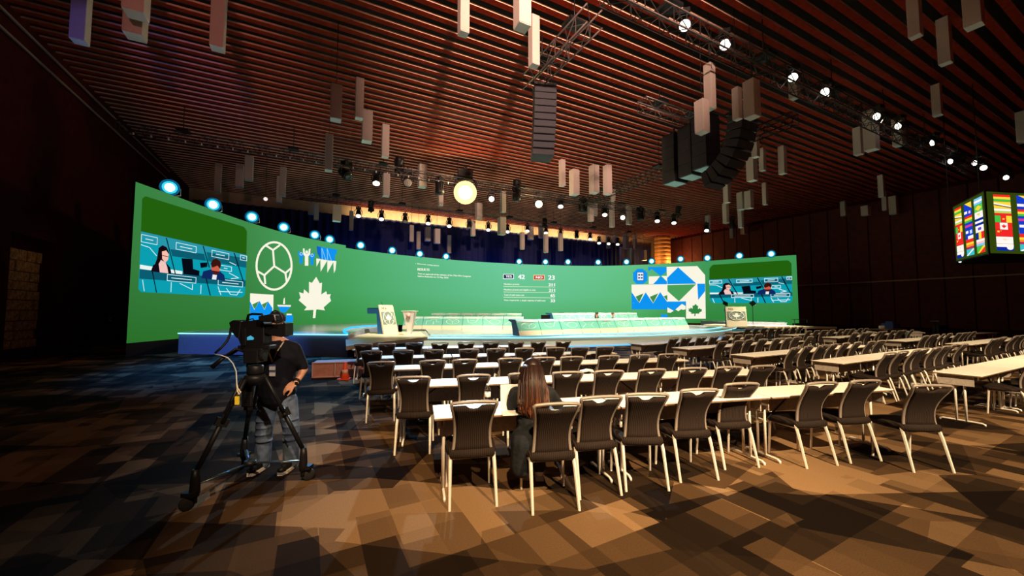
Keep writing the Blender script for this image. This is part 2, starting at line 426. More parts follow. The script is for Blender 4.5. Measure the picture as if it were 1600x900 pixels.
# wood clad column, warmly lit from below
cb = at_u(1035, 395, 36.6)
colw = thing('round_column', 'round wood clad column glowing warm above the right half of the big green screen', 'column', (cb.x, cb.y, 0))
M_clad = mat('golden_wood_cladding', (0.62, 0.30, 0.09), 0.5, 0, 0.15, 0.35, 3)
m = MB(); m.lathe([(0.95, 0), (0.95, ZC)], 24); m.build('core', M_darkwall, colw)
for k in range(22):
    m = MB(); m.lathe([(1.0, 0), (1.03, 0.02), (1.03, 0.49), (1.0, 0.51)], 28); o = m.build('cladding_ring', M_clad, colw); o.location.z = 0.05+0.525*k
for dx in (-2.2, 1.4):
    point('column_uplight', (cb.x+dx-0.3, cb.y-1.6, 7.9), 330, (1.0, 0.50, 0.16), 0.2)
# lamp that grazes the stone alcove
point('alcove_lamp', RV(-8.0, AU1-0.9, 3.9), 3, (1.0, 0.55, 0.15), 0.1)
# ================================================================ THE CURVED LED WALL
ZT, ZT2, ZB = 6.5, 6.31, 0.5
top_px = [(212,284),(255,299.5),(300,316),(342,331.5),(385,347.5),(430,361),(480,373),(535,384.5)]
top_px2 = [(590,394.5),(650,401.5),(720,408),(800,413.3),(880,415.6),(930,415.9),(975,415.3),(1015,413.4),(1050,411.3),(1100,408.2),(1150,404.6),(1200,401.2),(1244,398.3)]
ctrl = [at_z(x, y, ZT).xy for x, y in top_px] + [at_z(x, y, ZT2).xy for x, y in top_px2]
def smoothpath(P, it=3):
    for _ in range(it):
        Q = [P[0]]
        for i in range(1, len(P)-1): Q.append(P[i]*0.5 + (P[i-1]+P[i+1])*0.25)
        Q.append(P[-1]); P = Q
    return P
ctrl = smoothpath(ctrl, 2)
plan = []
for i in range(len(ctrl)-1):
    p0 = ctrl[max(i-1, 0)]; p1 = ctrl[i]; p2 = ctrl[i+1]; p3 = ctrl[min(i+2, len(ctrl)-1)]
    for k in range(5):
        t = k/5; plan.append(0.5*((2*p1)+(p2-p0)*t+(2*p0-5*p1+4*p2-p3)*t*t+(3*p1-p0-3*p2+p3)*t**3))
plan.append(ctrl[-1])
STEP = 7*5
def on_wall(px, py, off=0.0):
    """the point of the LED wall that the photograph shows at px, py"""
    d = ray(px, py); best = None
    for i in range(len(plan)-1):
        a, b = plan[i], plan[i+1]; e = b-a
        det = d.x*(-e.y) + d.y*e.x
        if abs(det) < 1e-9: continue
        t = (a.x*(-e.y) + a.y*e.x)/det; s = (d.x*a.y - d.y*a.x)/det
        lo = -0.3 if i == 0 else -1e-6; hi = 1.3 if i == len(plan)-2 else 1+1e-6
        if t > 0 and lo <= s <= hi:
            p = d*t; nn = Vector((-e.y, e.x, 0)).normalized()
            if nn.dot(d) > 0: nn = -nn
            best = Vector((p.x, p.y, CH+p.z)) + nn*off; break
    return best
led = thing('led_wall', 'huge curved green video wall wrapping round the back of the stage', 'screen', (0, 0, 0))
def led_mat():
    m = bpy.data.materials.new('green_screen_picture'); m.use_nodes = True; nt = m.node_tree; nt.nodes.clear()
    L = nt.links.new; N = nt.nodes.new
    uv = N('ShaderNodeUVMap'); sp = N('ShaderNodeSeparateXYZ'); L(uv.outputs[0], sp.inputs[0])
    c1 = N('ShaderNodeValToRGB'); e = c1.color_ramp.elements
    e[0].position = 0; e[0].color = (*lin((58,128,66)), 1); e[1].position = 1; e[1].color = (*lin((62,148,82)), 1)
    for p, c in ((0.20, (64,138,74)), (0.36, (78,170,104)), (0.55, (112,204,158)), (0.72, (102,194,134)), (0.85, (66,152,88))):
        x = e.new(p); x.color = (*lin(c), 1)
    c2 = N('ShaderNodeValToRGB'); f = c2.color_ramp.elements
    f[0].position = 0.02; f[0].color = (0.55, 0.72, 0.42, 1); f[1].position = 1; f[1].color = (1.0, 1.0, 1.0, 1)
    x = f.new(0.45); x.color = (0.84, 0.92, 0.84, 1)
    L(sp.outputs[0], c1.inputs[0]); L(sp.outputs[1], c2.inputs[0])
    mx = N('ShaderNodeMix'); mx.data_type = 'RGBA'; mx.blend_type = 'MULTIPLY'; mx.inputs['Factor'].default_value = 1
    L(c1.outputs[0], mx.inputs['A']); L(c2.outputs[0], mx.inputs['B'])
    em_ = N('ShaderNodeEmission'); L(mx.outputs['Result'], em_.inputs[0]); em_.inputs[1].default_value = 1.0
    o = N('ShaderNodeOutputMaterial'); L(em_.outputs[0], o.inputs[0]); return m
M_led = led_mat()
def led_section(name, i0, i1, zt):
    me = bpy.data.meshes.new(name); vs = []; fs = []; uvs = []
    nz = 1
    for i in range(i0, i1+1):
        p = plan[i]
        for z in (ZB, zt): vs.append((p.x, p.y, z))
    for i in range(i1-i0): fs.append((2*i, 2*i+2, 2*i+3, 2*i+1))
    # black cabinet behind, 0.25 m deep
    nb = len(vs)
    for i in range(i0, i1+1):
        a = plan[max(i-1, 0)]; b = plan[min(i+1, len(plan)-1)]; e = b-a; nn = Vector((-e.y, e.x)).normalized()
        if nn.dot(plan[i]) < 0: nn = -nn
        q = plan[i]+nn*0.10
        for z in (ZB, zt): vs.append((q.x, q.y, z))
    k0 = len(fs)
    for i in range(i1-i0):
        fs.append((nb+2*i, nb+2*i+1, nb+2*i+3, nb+2*i+2)); fs.append((2*i+1, 2*i+3, nb+2*i+3, nb+2*i+1)); fs.append((2*i, nb+2*i, nb+2*i+2, 2*i+2))
    L = 2*(i1-i0); fs.append((0, 1, nb+1, nb)); fs.append((L, nb+L, nb+L+1, L+1))
    me.from_pydata(vs, [], fs); me.materials.append(M_led); me.materials.append(M_black)
    ul = me.uv_layers.new(name='UVMap'); n = len(plan)-1
    for p in me.polygons:
        p.material_index = 0 if p.index < k0 else 1
        for li in p.loop_indices:
            vi = me.loops[li].vertex_index; base = vi % nb
            ul.data[li].uv = ((i0 + base//2)/n, (vs[vi][2]-ZB)/(ZT-ZB))
    o = bpy.data.objects.new(name, me); COL.objects.link(o); o.parent = led; return o
led_section('side_screen', 0, STEP, ZT); led_section('main_screen', STEP, len(plan)-1, ZT2)
# black scaffold skirt under the left wing of the wall
sk = MB()
for i in range(0, STEP, 2):
    a, b = plan[i], plan[min(i+2, STEP)]; sk.add([(a.x,a.y,0),(b.x,b.y,0),(b.x,b.y,ZB),(a.x,a.y,ZB)], [(0,1,2,3)])
sk.build('skirt', mat('black_skirt_cloth', (0.015, 0.006, 0.006), 0.9), led)

class Art:
    """flat print shown on the LED wall: outlines measured on the photograph, laid on the curved screen"""
    def __init__(s): s.p = []; s.m = []; s.mats = []; s.lay = []; s.cur = 0
    def poly(s, pts, rgb, flat=False):
        if not flat: s.cur += 1
        s.lay.append(s.cur + (1 if flat else 0))
        e = em(rgb)
        if e not in s.mats: s.mats.append(e)
        s.p.append([tuple(q) for q in pts]); s.m.append(s.mats.index(e))
    def line(s, pts, wd, rgb, closed=False):
        pts = [Vector(p).to_2d() if not isinstance(p, Vector) else p for p in pts]; k = len(pts)
        for i in range(k if closed else k-1):
            a, b = pts[i], pts[(i+1) % k]; d = (b-a)
            if d.length < 1e-6: continue
            d.normalize(); n = Vector((-d.y, d.x))*wd/2; a2 = a-d*wd*0.3; b2 = b+d*wd*0.3
            s.poly([a2+n, b2+n, b2-n, a2-n], rgb, True)
    def done(s, name, parent, off, step=8, xf=None):
        vs = []; fs = []; ms = []
        for pi, pts in enumerate(s.p):
            bm = bmesh.new(); v = [bm.verts.new((x, y, 0)) for x, y in pts]; bm.faces.new(v); bm.normal_update()
            bmesh.ops.triangulate(bm, faces=bm.faces)
            for _ in range(4):
                es = [e for e in bm.edges if (e.verts[0].co-e.verts[1].co).length > step]
                if not es: break
                bmesh.ops.subdivide_edges(bm, edges=es, cuts=1); bmesh.ops.triangulate(bm, faces=bm.faces)
            b = len(vs); bm.verts.index_update(); o2 = off + 0.0036*s.lay[pi]
            for q in bm.verts: vs.append(on_wall(q.co.x, q.co.y, o2))
            for f in bm.faces: fs.append([b+q.index for q in f.verts]); ms.append(s.m[pi])
            bm.free()
        me = bpy.data.meshes.new(name); me.from_pydata(vs, [], fs)
        for m in s.mats: me.materials.append(m)
        me.polygons.foreach_set('material_index', ms)
        o = bpy.data.objects.new(name, me); COL.objects.link(o); o.parent = parent; return o
def text_tris(body):
    c = bpy.data.curves.new('lettering', 'FONT'); c.body = body; c.size = 1.0; c.resolution_u = 3
    o = bpy.data.objects.new('lettering', c); COL.objects.link(o)
    me = bpy.data.meshes.new_from_object(o.evaluated_get(bpy.context.evaluated_depsgraph_get()))
    bpy.data.objects.remove(o); bpy.data.curves.remove(c)
    bm = bmesh.new(); bm.from_mesh(me); bmesh.ops.triangulate(bm, faces=bm.faces)
    out = [[(v.co.x, v.co.y) for v in f.verts] for f in bm.faces]; bm.free(); bpy.data.meshes.remove(me); return out
def wall_text(name, body, x0, x1, y0, y1, h, rgb, parent, bold=0.0, off=0.07):
    """one line of lettering fitted between the pixels x0, x1; baseline from y0 to y1"""
    T = text_tris(body); mx = max(x for t in T for x, y in t); mn = min(x for t in T for x, y in t)
    vs = []; fs = []
    for dx in ((0,) if not bold else (-bold, 0, bold)):
        for t in T:
            b = len(vs)
            for x, y in t:
                k = (x-mn)/(mx-mn); vs.append(on_wall(x0+(x1-x0)*k+dx, y0+(y1-y0)*k - y*h/0.7, off+abs(dx)*0.003+ (0.002 if dx > 0 else 0)))
            fs.append((b, b+1, b+2))
    me = bpy.data.meshes.new(name); me.from_pydata(vs, [], fs); me.materials.append(em(rgb))
    o = bpy.data.objects.new(name, me); COL.objects.link(o); o.parent = parent; return o

WHT = (250, 246, 226); BLU = (14, 148, 240); DBL = (16, 100, 200); GRN = (64, 140, 72)
# --- ball emblem
def Z(ox, oy, s): return lambda x, y: Vector((ox+x/s, oy+y/s))
q = Z(380, 360, 6.0)
a = Art()
ell = [q(283+165*math.cos(2*math.pi*k/40), 333+222*math.sin(2*math.pi*k/40)) for k in range(40)]
a.line(ell, 3.2, WHT, True)
for pts in ([(285,335),(273,185),(205,140)],[(273,185),(335,140)],[(285,335),(192,420),(122,380)],[(192,420),(200,498)],[(285,335),(390,400),(446,352)],[(390,400),(402,480)]):
    a.line([q(*p) for p in pts], 3.0, WHT)
a.done('ball_emblem', led, 0.04)
# --- cheering figures
a = Art()
for cx, cy, sc, c in ((538,262,0.8,BLU),(640,275,0.8,BLU),(588,255,1.0,WHT)):
    pts = [(-20,-85),(-36,-85),(-33,-30),(-18,-12),(-18,76*sc),(16,76*sc),(16,-12),(33,-30),(36,-85),(20,-80),(18,-45),(-18,-45)]
    a.poly([q(cx+x*sc, cy+y*sc) for x, y in pts], c)
    a.poly([q(cx+17*sc*math.cos(k*math.pi/8), cy-52*sc+19*sc*math.sin(k*math.pi/8)) for k in range(16)], (200,228,250) if c == BLU else (160,205,170))
    a.poly([q(cx+11*sc*math.cos(k*math.pi/8), cy-52*sc+12*sc*math.sin(k*math.pi/8)) for k in range(16)], c)
a.done('cheering_figures', led, 0.04)
# --- pennants
a = Art()
a.poly([q(*p) for p in ((683,148),(875,180),(872,222),(858,222),(856,290),(690,262),(715,262))], BLU)
for x in (735, 785):
    a.line([q(x,170+(x-735)*.16), q(x-12+50, 285)], 0.9, (140,205,250)); a.line([q(x-3,170), q(x+2, 275)], 0.9, (140,205,250))
a.poly([q(*p) for p in ((683,148),(690,215),(715,262),(722,262),(722,155))], DBL)
for pts in (((680,262),(720,270),(682,340)),((718,270),(785,280),(720,388)),((783,280),(845,288),(783,398)),((838,285),(868,290),(860,370),(845,402))):
    a.poly([q(*p) for p in pts], WHT)
a.done('pennant_graphic', led, 0.04)
# --- maple leaf
LEAF = [(680,435),(712,495),(735,490),(728,600),(775,570),(782,600),(818,597),(808,625),(820,660),(750,722),(762,750),(688,740),(680,745),(672,822),(648,822),(654,745),(565,750),(590,720),(515,655),(532,630),(518,578),(560,592),(565,552),(612,592),(612,482),(640,492)]
a = Art(); a.poly([q(*p) for p in LEAF], WHT); a.done('maple_leaf', led, 0.04)
# --- mountains and lamp graphic behind the cameraman
a = Art()
a.poly([q(*p) for p in ((58,590),(278,603),(275,790),(55,790))], WHT)
a.poly([q(*p) for p in ((56,665),(98,745),(145,660),(192,745),(225,665),(268,730),(262,850),(55,850))], BLU)
a.poly([q(*p) for p in ((75,695),(140,665),(100,740))], GRN); a.poly([q(*p) for p in ((165,695),(222,668),(190,740))], GRN)
a.poly([q(*p) for p in ((365,690),(372,640),(382,628),(385,690))], WHT)
a.poly([q(*p) for p in ((310,700),(440,715),(385,772),(345,765))], BLU); a.poly([q(*p) for p in ((310,698),(440,700),(436,716),(318,714))], WHT)
a.poly([q(*p) for p in ((398,782),(445,785),(460,805),(456,860),(380,860),(392,830))], BLU); a.poly([q(*p) for p in ((398,780),(446,782),(446,794),(398,794))], WHT)
a.done('mountain_graphic', led, 0.04)
# --- mosaic on the right
q = Z(970, 400, 8.18); a = Art()
a.poly([q(*p) for p in ((190,180),(205,180),(205,165),(290,165),(290,180),(320,185),(320,205),(340,210),(340,320),(320,325),(320,340),(295,345),(295,358),(195,358),(195,345),(178,340),(178,325),(158,320),(158,205),(178,200))], BLU)
a.poly([q(*p) for p in ((208,208),(292,208),(292,315),(208,315))], (230,240,250))
for x in (235, 268):
    for y in (242, 280): a.poly([q(x-12,y-9), q(x+12,y-9), q(x+12,y+9), q(x-12,y+9)], (40,60,110))
a.line([q(208,208), q(292,208), q(292,315), q(208,315)], 0.8, (20,60,150), True)
a.poly([q(*p) for p in ((350,142),(585,142),(585,200),(510,258),(405,172),(385,168),(372,190),(350,188))], BLU)
a.poly([q(*p) for p in ((358,262),(500,258),(430,360),(358,360))], WHT)
a.poly([q(*p) for p in ((512,262),(595,330),(595,362),(412,362))], BLU)
a.poly([q(*p) for p in ((520,255),(590,255),(590,325))], WHT)
a.poly([q(*p) for p in ((137,366),(598,362),(598,680),(140,680))], WHT)
a.poly([q(*p) for p in ((137,460),(238,600),(318,465),(415,605),(505,462),(598,590),(598,682),(140,682))], BLU)
for g in (((190,520),(290,478),(236,596)),((372,522),(480,478),(416,600)),((548,515),(598,500),(598,575))): a.poly([q(*p) for p in g], GRN)
a.poly([q(*p) for p in ((588,140),(980,130),(1080,245),(1088,800),(836,800),(836,582),(598,582))], WHT)
a.poly([q(*p) for p in ((735,145),(970,355),(598,362),(595,280))], BLU)
a.poly([q(*p) for p in ((598,372),(965,362),(745,578),(600,450))], (74,160,88))
a.poly([q(*p) for p in ((980,355),(1080,355),(1080,450),(992,562))], BLU)
a.poly([q(*p) for p in ((598,584),(832,580),(832,636),(785,610),(680,700),(598,652))], BLU)
a.poly([q(*p) for p in ((598,656),(680,702),(785,612),(832,640),(832,790),(598,790))], WHT)
a.poly([q(*p) for p in ((598,722),(640,725),(680,700),(700,685),(740,705),(775,680),(800,690),(832,680),(832,798),(598,798))], (64,146,74))
a.poly([q(*p) for p in ((512,745),(600,748),(600,790),(525,790))], BLU)
a.poly([q(953+(x-667)*0.58, 690+(y-628)*0.40) for x, y in LEAF], (50,132,62))
a.done('mosaic_graphic', led, 0.04)

# --- the two camera pictures on the wall (flat pictures of two seated delegates)
def inset(panel, vid, flip=1):
    a = Art()
    TL, TR, BR, BL = [Vector(p) for p in vid]
    P = [Vector(p) for p in panel]
    def rcorner(c, d0, d1, r):
        u0 = (d0-c).normalized()*r; u1 = (d1-c).normalized()*r
        return [c+u0*(1-t)*(1-t*0.35)+u1*t*(0.65+t*0.35) for t in (0, .25, .5, .75, 1)]
    out = []
    for i in range(2): out += rcorner(P[i], P[i-1], P[(i+1) % 4], 6)
    out += [TR, TL]
    a.poly(out, (34, 96, 14))
    w = a
    def uv(x, y): return (TL*(1-x)+TR*x)*(1-y) + (BL*(1-x)+BR*x)*y
    def pl(pts, c): w.poly([uv(*p) for p in pts], c)
    def ln(pts, wd, c, cl=False): w.line([uv(*p) for p in pts], wd, c, cl)
    V = [uv(0,0), uv(1,0)]
    V += rcorner(BR, TR, BL, 5) + rcorner(BL, BR, TL, 5)
    w.poly(V, (10, 158, 176))
    pl([(0,0),(1,0),(1,.12),(.6,.16),(.3,.2),(0,.12)], (40, 150, 170)); pl([(.28,.2),(.6,.17),(.62,.30),(.3,.32)], (12,92,112)); pl([(.62,.12),(1,.08),(1,.3),(.64,.3)], (14,100,118))
    pl([(0,.62),(1,.60),(1,.74),(0,.78)], (10,92,112)); pl([(0,.55),(.4,.57),(.4,.63),(0,.62)], (232,246,240))
    for L_ in ([(.235,.02),(.335,.64)],[(.585,.02),(.65,.42)],[(.88,.02),(.975,.62)],[(.115,.62),(.165,.99)],[(.62,.62),(.67,.99)]): ln(L_, 1.6, (6,16,26))
    for bx in ((.33,.06,.52,.18),(.67,.06,.83,.19),(.75,.34,.86,.44),(.26,.66,.53,.77),(.74,.64,.97,.76),(.0,.05,.15,.17),(.94,.03,1.0,.14)):
        x0_, y0_, x1_, y1_ = bx; ln([(x0_,y0_),(x1_,y0_),(x1_,y1_),(x0_,y1_)], 0.9, (215,246,250), True); ln([(x0_+.04,(y0_+y1_)/2),(x1_-.04,(y0_+y1_)/2)], 1.1, (225,248,250))
    for L_ in ([(0,.22),(.08,.24),(.15,.36)],[(.03,.8),(.05,.98)],[(.3,.8),(.3,.97)],[(.38,.8),(.5,.9),(.5,.8)],[(.58,.8),(.58,.97)],[(.74,.8),(.77,.97)],[(.75,.9),(.97,.88)],[(.82,.82),(.86,.95),(.92,.95),(.95,.82)],[(.84,.48),(.93,.56),(.86,.6)],[(.84,.24),(.9,.28)]):
        ln(L_, 1.0, (220,248,250))
    pl([(.385,.33),(.49,.31),(.5,.5),(.56,.52),(.56,.62),(.41,.62)], (6,10,22)); pl([(.56,.36),(.63,.33),(.63,.42),(.57,.46)], (8,12,24))
    # seated woman: dark hair, dark jacket, pale top
    pl([(.165,.22),(.20,.16),(.24,.18),(.265,.27),(.255,.38),(.2,.46),(.165,.5),(.15,.58),(.13,.55),(.155,.4)], (24,8,14))
    pl([(.10,.64),(.12,.53),(.16,.48),(.24,.46),(.28,.53),(.295,.64)], (18,10,22))
    pl([(.185,.64),(.17,.5),(.19,.42),(.235,.46),(.25,.52),(.265,.64)], (244,196,190))
    pl([(.195,.27),(.235,.24),(.26,.30),(.255,.40),(.23,.46),(.2,.4)], (250,190,172)); ln([(.2,.34),(.255,.345)], 0.9, (20,6,10))
    # seated man: brown hair, navy jacket, white shirt
    pl([(.575,.66),(.59,.52),(.66,.46),(.74,.46),(.79,.54),(.80,.66)], (16,40,96))
    pl([(.675,.66),(.68,.56),(.72,.56),(.715,.66)], (236,236,240))
    pl([(.66,.36),(.70,.32),(.745,.36),(.745,.46),(.72,.54),(.69,.54),(.665,.46)], (206,96,72))
    pl([(.655,.34),(.675,.25),(.71,.22),(.745,.26),(.755,.34),(.745,.42),(.72,.36),(.69,.4),(.67,.42)], (58,20,14))
    pl([(.67,.48),(.74,.48),(.72,.555),(.69,.555)], (76,26,18))
    return a
ins = inset([(220,305),(384.5,356),(381.5,466),(213,457)], [(218,361.5),(383.5,398.5),(381,465),(213.5,456)])
ins.done('camera_picture', led, 0.05, step=8)
ins = inset([(1108.5,414.2),(1236.5,406.4),(1238.5,474),(1110,474.3)], [(1108.5,437),(1237,431),(1238.4,473.4),(1110,473.8)])
ins.done('camera_picture', led, 0.05, step=8)

# --- lettering of the vote
wall_text('caption', '\u2022  Electronic voting system', 648.5, 685.5, 412.8, 416.2, 1.9, WHT, led, 0.12)
wall_text('caption', 'RESULTS', 652, 670.5, 422.6, 423.4, 3.6, WHT, led, 0.3)
wall_text('caption', 'Vote on approval of the minutes of the 75th FIFA Congress', 652.3, 735, 428.6, 433.0, 2.3, WHT, led, 0.15)
wall_text('caption', 'held in Asunci\u00f3n on 15 May 2025', 652.3, 700, 432.6, 435.2, 2.3, WHT, led, 0.15)
def boxed(x0_, y0_, x1_, y1_, c_in, c_line, txt):
    b = Art(); b.poly([(x0_,y0_),(x1_,y0_),(x1_,y1_),(x0_,y1_)], c_in)
    b.line([(x0_,y0_),(x1_,y0_),(x1_,y1_),(x0_,y1_)], 1.1, c_line, True); b.done('answer_box', led, 0.04)
    wall_text('answer', txt, x0_+3.5, x1_-3.2, y1_-2.0, y1_-1.9, 3.4, (255,255,255), led, 0.35, 0.09)
boxed(786.2, 428.6, 802.2, 435.6, (30,52,84), (235,245,240), 'YES'); boxed(833.5, 430.0, 850.3, 437.2, (196,84,52), (240,206,170), 'NO')
wall_text('count', '42', 809.2, 819.4, 436.0, 436.2, 7.0, (255,255,255), led, 0.5); wall_text('count', '23', 856.4, 866, 437.2, 437.4, 7.0, (255,255,255), led, 0.5)
rows = [('Members present', '211', 811, 445.0, 856.8), ('Members present and eligible to vote', '211', 836.5, 453.6, 857.2), ('Total of valid votes cast', '65', 818.5, 461.8, 860), ('Votes required for a simple majority of valid votes', '33', 852, 470.0, 860)]
for i, (t_, n_, xe, yb, xn) in enumerate(rows):
    wall_text('caption', t_, 787, xe, yb, yb+(xe-787)*0.014, 2.3, WHT, led, 0.15); wall_text('count', n_, xn, 866.5, yb+2.2, yb+2.3, 4.6, (255,255,255), led, 0.4)
    if i < 3:
        b = Art(); b.line([(786.5,yb+2.6),(866.8,yb+3.7)], 0.75, (226,244,196)); b.done('rule', led, 0.04)

# ================================================================ THE STAGE
M_gloss = mat('glossy_stage_deck', (0.50, 0.56, 0.58), 0.22, 0, None, 0.05, 1)
M_bluefront = mat('blue_lit_fascia', (0.40, 0.44, 0.62), 0.6, 0, 0.1, 0.05, 12)  # blue stage light is put into this base colour
STRIP = em((150, 238, 255), 1.6, True); STRIPB = em((30, 160, 255), 2.2, True)
def mirror(p):
    v, u = toroom(p); return RV(2*15.7-v, u)
stage = thing('stage', 'wide pale stage with cyan lit edges before the curved green screen', 'stage', (0, 0, 0))
def deck(name, poly, z0, z1, mats, strips=(), smat=STRIP):
    ar_ = sum(poly[i][0]*poly[(i+1) % len(poly)][1]-poly[(i+1) % len(poly)][0]*poly[i][1] for i in range(len(poly)))
    if ar_ < 0: poly = poly[::-1]
    loc = [(p[0], p[1]) for p in poly]
    m = MB(); m.prism(loc, z1-0.03, z1); t = m.build(name, mats[0], stage)
    m = MB(); m.prism(loc, z0, z1-0.03); m.build('fascia', mats[1], t)
    for pts, zz in strips:
        m = MB(); m.tube([(p[0], p[1], zz) for p in pts], 0.022, 6); m.build('light_strip', smat, t)
    return t
P1 = at_z(278, 553, 0).xy; P2 = at_z(543, 557, 0).xy
wing = [P1, P2, Vector((-7.0, 18.3)), Vector((-7.6, 26)), Vector((-11.5, 27)), Vector((-13.6, 22)), Vector((-13.7, 17))]
o1 = Vector((0.0, -0.03))
deck('wing_deck', wing, 0, 0.82, (M_gloss, M_bluefront), [([P1+o1, P2+o1], 0.80), ([P1+Vector((-.03, 0)), wing[-1]], 0.80)])
wr_ = [mirror(p).xy for p in (P1, P2, Vector((-7.0, 18.3)), Vector((-9.0, 20.5)), Vector((-13.0, 18.0)))]
deck('wing_deck', wr_, 0, 0.82, (M_gloss, M_bluefront), [([wr_[0]+o1, wr_[1]+o1], 0.80)])
arc = []
for k in range(25):
    v = 3.6 + (27.8-3.6)*k/24; arc.append(RV(v, 14.0 + 0.026*(v-15.7)**2).xy)
poly = arc + [RV(27.5, 31.0).xy, RV(21, 34.4).xy, RV(13, 34.4).xy, RV(6.8, 32.5).xy]
front = [p - Vector((-VY, VX))*0.03 for p in arc]
deck('round_deck', poly, 0, 0.48, (M_gloss, mat('pale_glossy_fascia', (0.62, 0.70, 0.62), 0.3)), [(front, 0.465)])
m_arc2 = [RV(v, 15.0 + 0.026*(v-15.7)**2).xy for v in [5.0+21.4*k/20 for k in range(21)]]
deck('step_deck', m_arc2 + [RV(25.5, 30.5).xy, RV(20, 33.6).xy, RV(13, 33.6).xy, RV(8, 31.5).xy], 0.48, 0.56, (M_gloss, M_white), [([p - Vector((-VY, VX))*0.03 for p in m_arc2], 0.53)])
m = MB(); m.tube([at_z(x, y, .86) for x, y in ((590,508.6),(566,509.6),(548,511.6),(538,515),(537,518),(543,521.0))], .03, 6); m.build('light_strip', STRIPB, stage)
# blue light strips under the front edge and the two lectern platforms
for a0, a1 in ((0, 12), (12, 24)):
    m = MB(); m.tube([(p - Vector((-VY, VX))*0.06).to_3d()+Vector((0, 0, 0.05)) for p in arc[a0:a1+1]], 0.02, 6)
    m.build('floor_strip', STRIPB, stage)
M_beige = mat('beige_platform_edge', (0.85, 0.64, 0.38), 0.5)
platL = [at_z(541, 541, .62).xy, at_z(668, 527, .62).xy, Vector((-4.6, 19.6)), Vector((-6.9, 19.2)), Vector((-6.5, 15.2))]
for pl_ in (platL, [mirror(p).xy for p in platL]):
    ar = sum(pl_[i].x*pl_[(i+1) % 5].y-pl_[(i+1) % 5].x*pl_[i].y for i in range(5))
    loc = [(p.x, p.y) for p in (pl_ if ar > 0 else pl_[::-1])]; c = sum((p for p in pl_), Vector((0, 0)))/5
    m = MB(); m.prism(loc, 0.615, 0.63); t = m.build('platform_deck', M_cream, stage)
    m = MB(); m.prism(loc, 0.50, 0.615); m.build('edge_board', M_beige, t)
    m = MB(); m.prism([(c.x+(x-c.x)*.8, c.y+(y-c.y)*.8) for x, y in loc], 0.0, 0.50); m.build('base', M_black, t)
    for k in (0.40, 0.72):
        p = c + ((pl_[0]-c)*(1-k)+(pl_[1]-c)*k)*.97; m = MB(); m.box((p.x, p.y, 0.25), (0.09, 0.09, 0.5)); m.build('post', M_cream, t)

# ---------------------------------------------------------------- delegate desks
M_teal = mat('teal_printed_front', (0.16, 0.52, 0.42), 0.4); M_teal2 = mat('pale_teal_ledge', (0.45, 0.74, 0.66), 0.4)
M_navy = mat('navy_end_panel', (0.02, 0.12, 0.30), 0.5); M_line = mat('white_line_print', (0.9, 0.95, 0.9), 0.5)
def desk_lines(kind, w):
    L = []
    if kind == 0: L = [[(w*.32*math.cos(t), .34+.17*math.sin(t)*1.3) for t in [k*math.pi/8 for k in range(17)]], [(0,.34),(0,.12)], [(0,.34),(.2,.5)], [(0,.34),(-.2,.5)]]
    elif kind == 1: L = [[(-.45,.12),(-.2,.36),(.1,.3),(.3,.5)], [(-.2,.36),(-.28,.56)], [(.1,.3),(.24,.1)]]
    elif kind == 2: L = [[(-.3,.58),(-.24,.3),(-.05,.18),(.15,.26),(.3,.58)], [(-.12,.45),(.1,.45)]]
    elif kind == 3: L = [[(-.35,.1),(-.35,.4),(-.1,.4),(-.1,.55),(.2,.55),(.2,.3),(.4,.3)], [(.05,.1),(.05,.35)]]
    else: L = [[(.28*math.cos(t)+.1, .33+.2*math.sin(t)) for t in [k*math.pi/8 for k in range(17)]], [(-.42,.56),(-.1,.22)]]
    return L
def make_desk(kind, w=1.12):
    t = thing('delegate_desk', 'x', 'desk')
    # profile (y, z): the front faces -y and leans back
    m = MB(); m.prism([(0.02,0),(0.09,0.30),(0.62,0.30),(0.62,0)], -w/2+.008, w/2-.008, axis='x'); m.build('kick_panel', M_cream, t)
    m = MB(); m.prism([(0.09,0.30),(0.30,0.80),(0.62,0.80),(0.62,0.30)], -w/2+.012, w/2-.012, axis='x'); fr = m.build('front_panel', M_teal, t)
    m = MB()
    n = Vector((0, -0.5, 0.21)).normalized()
    def fp(x, s): return Vector((x, 0.09+0.21*s/0.6, 0.30+0.50*s/0.6)) + n*0.006
    for pts in desk_lines(kind, w): m.tube([fp(x, max(.02, min(.58, s))) for x, s in pts], 0.011, 4, smooth=False)
    m.build('line_art', M_line, fr)
    m = MB(); m.prism([(0.28,0.80),(0.33,0.93),(0.40,0.96),(0.95,0.96),(0.95,0.90),(0.62,0.80)], -w/2+.012, w/2-.012, axis='x'); m.build('ledge', M_teal2, t)
    m = MB(); m.prism([(0.275,0.83),(0.30,0.90),(0.31,0.895),(0.285,0.825)], -w*.3, w*.3, axis='x'); m.build('name_plate', M_white, t)
    for s in (-1, 1):
        m = MB(); m.prism([(0.0,0),(0.30,0.82),(0.36,0.97),(0.95,0.97),(0.95,0.88),(0.70,0.80),(0.55,0)], s*w/2-.006, s*w/2+.006, axis='x'); m.build('end_panel', M_navy, t)
    return proto(t)
desks = [make_desk(k) for k in range(5)]; used = set()
def desk_row(A, B, n, z, rowname, k0=0, sz=0.74):
    d = (B-A); ang = math.atan2(d.y, d.x); stepv = d/n
    for i in range(n):
        p = A+stepv*(i+0.5); k = (i*2+k0) % 5; lab = 'teal slanted delegate desk, %s from left in the %s' % (ORD[i+1], rowname)
        sc = stepv.length/1.12
        if k not in used:
            used.add(k); o = desks[k]; o.location = (p.x, p.y, z); o.rotation_euler.z = ang; o['label'] = lab; o['group'] = 'delegate desks on the stage'
        else: o = dup(desks[k], (p.x, p.y, z), ang, lab, 'delegate desks on the stage')
        o.scale = (sc, 1, sz)
ZS = 0.56
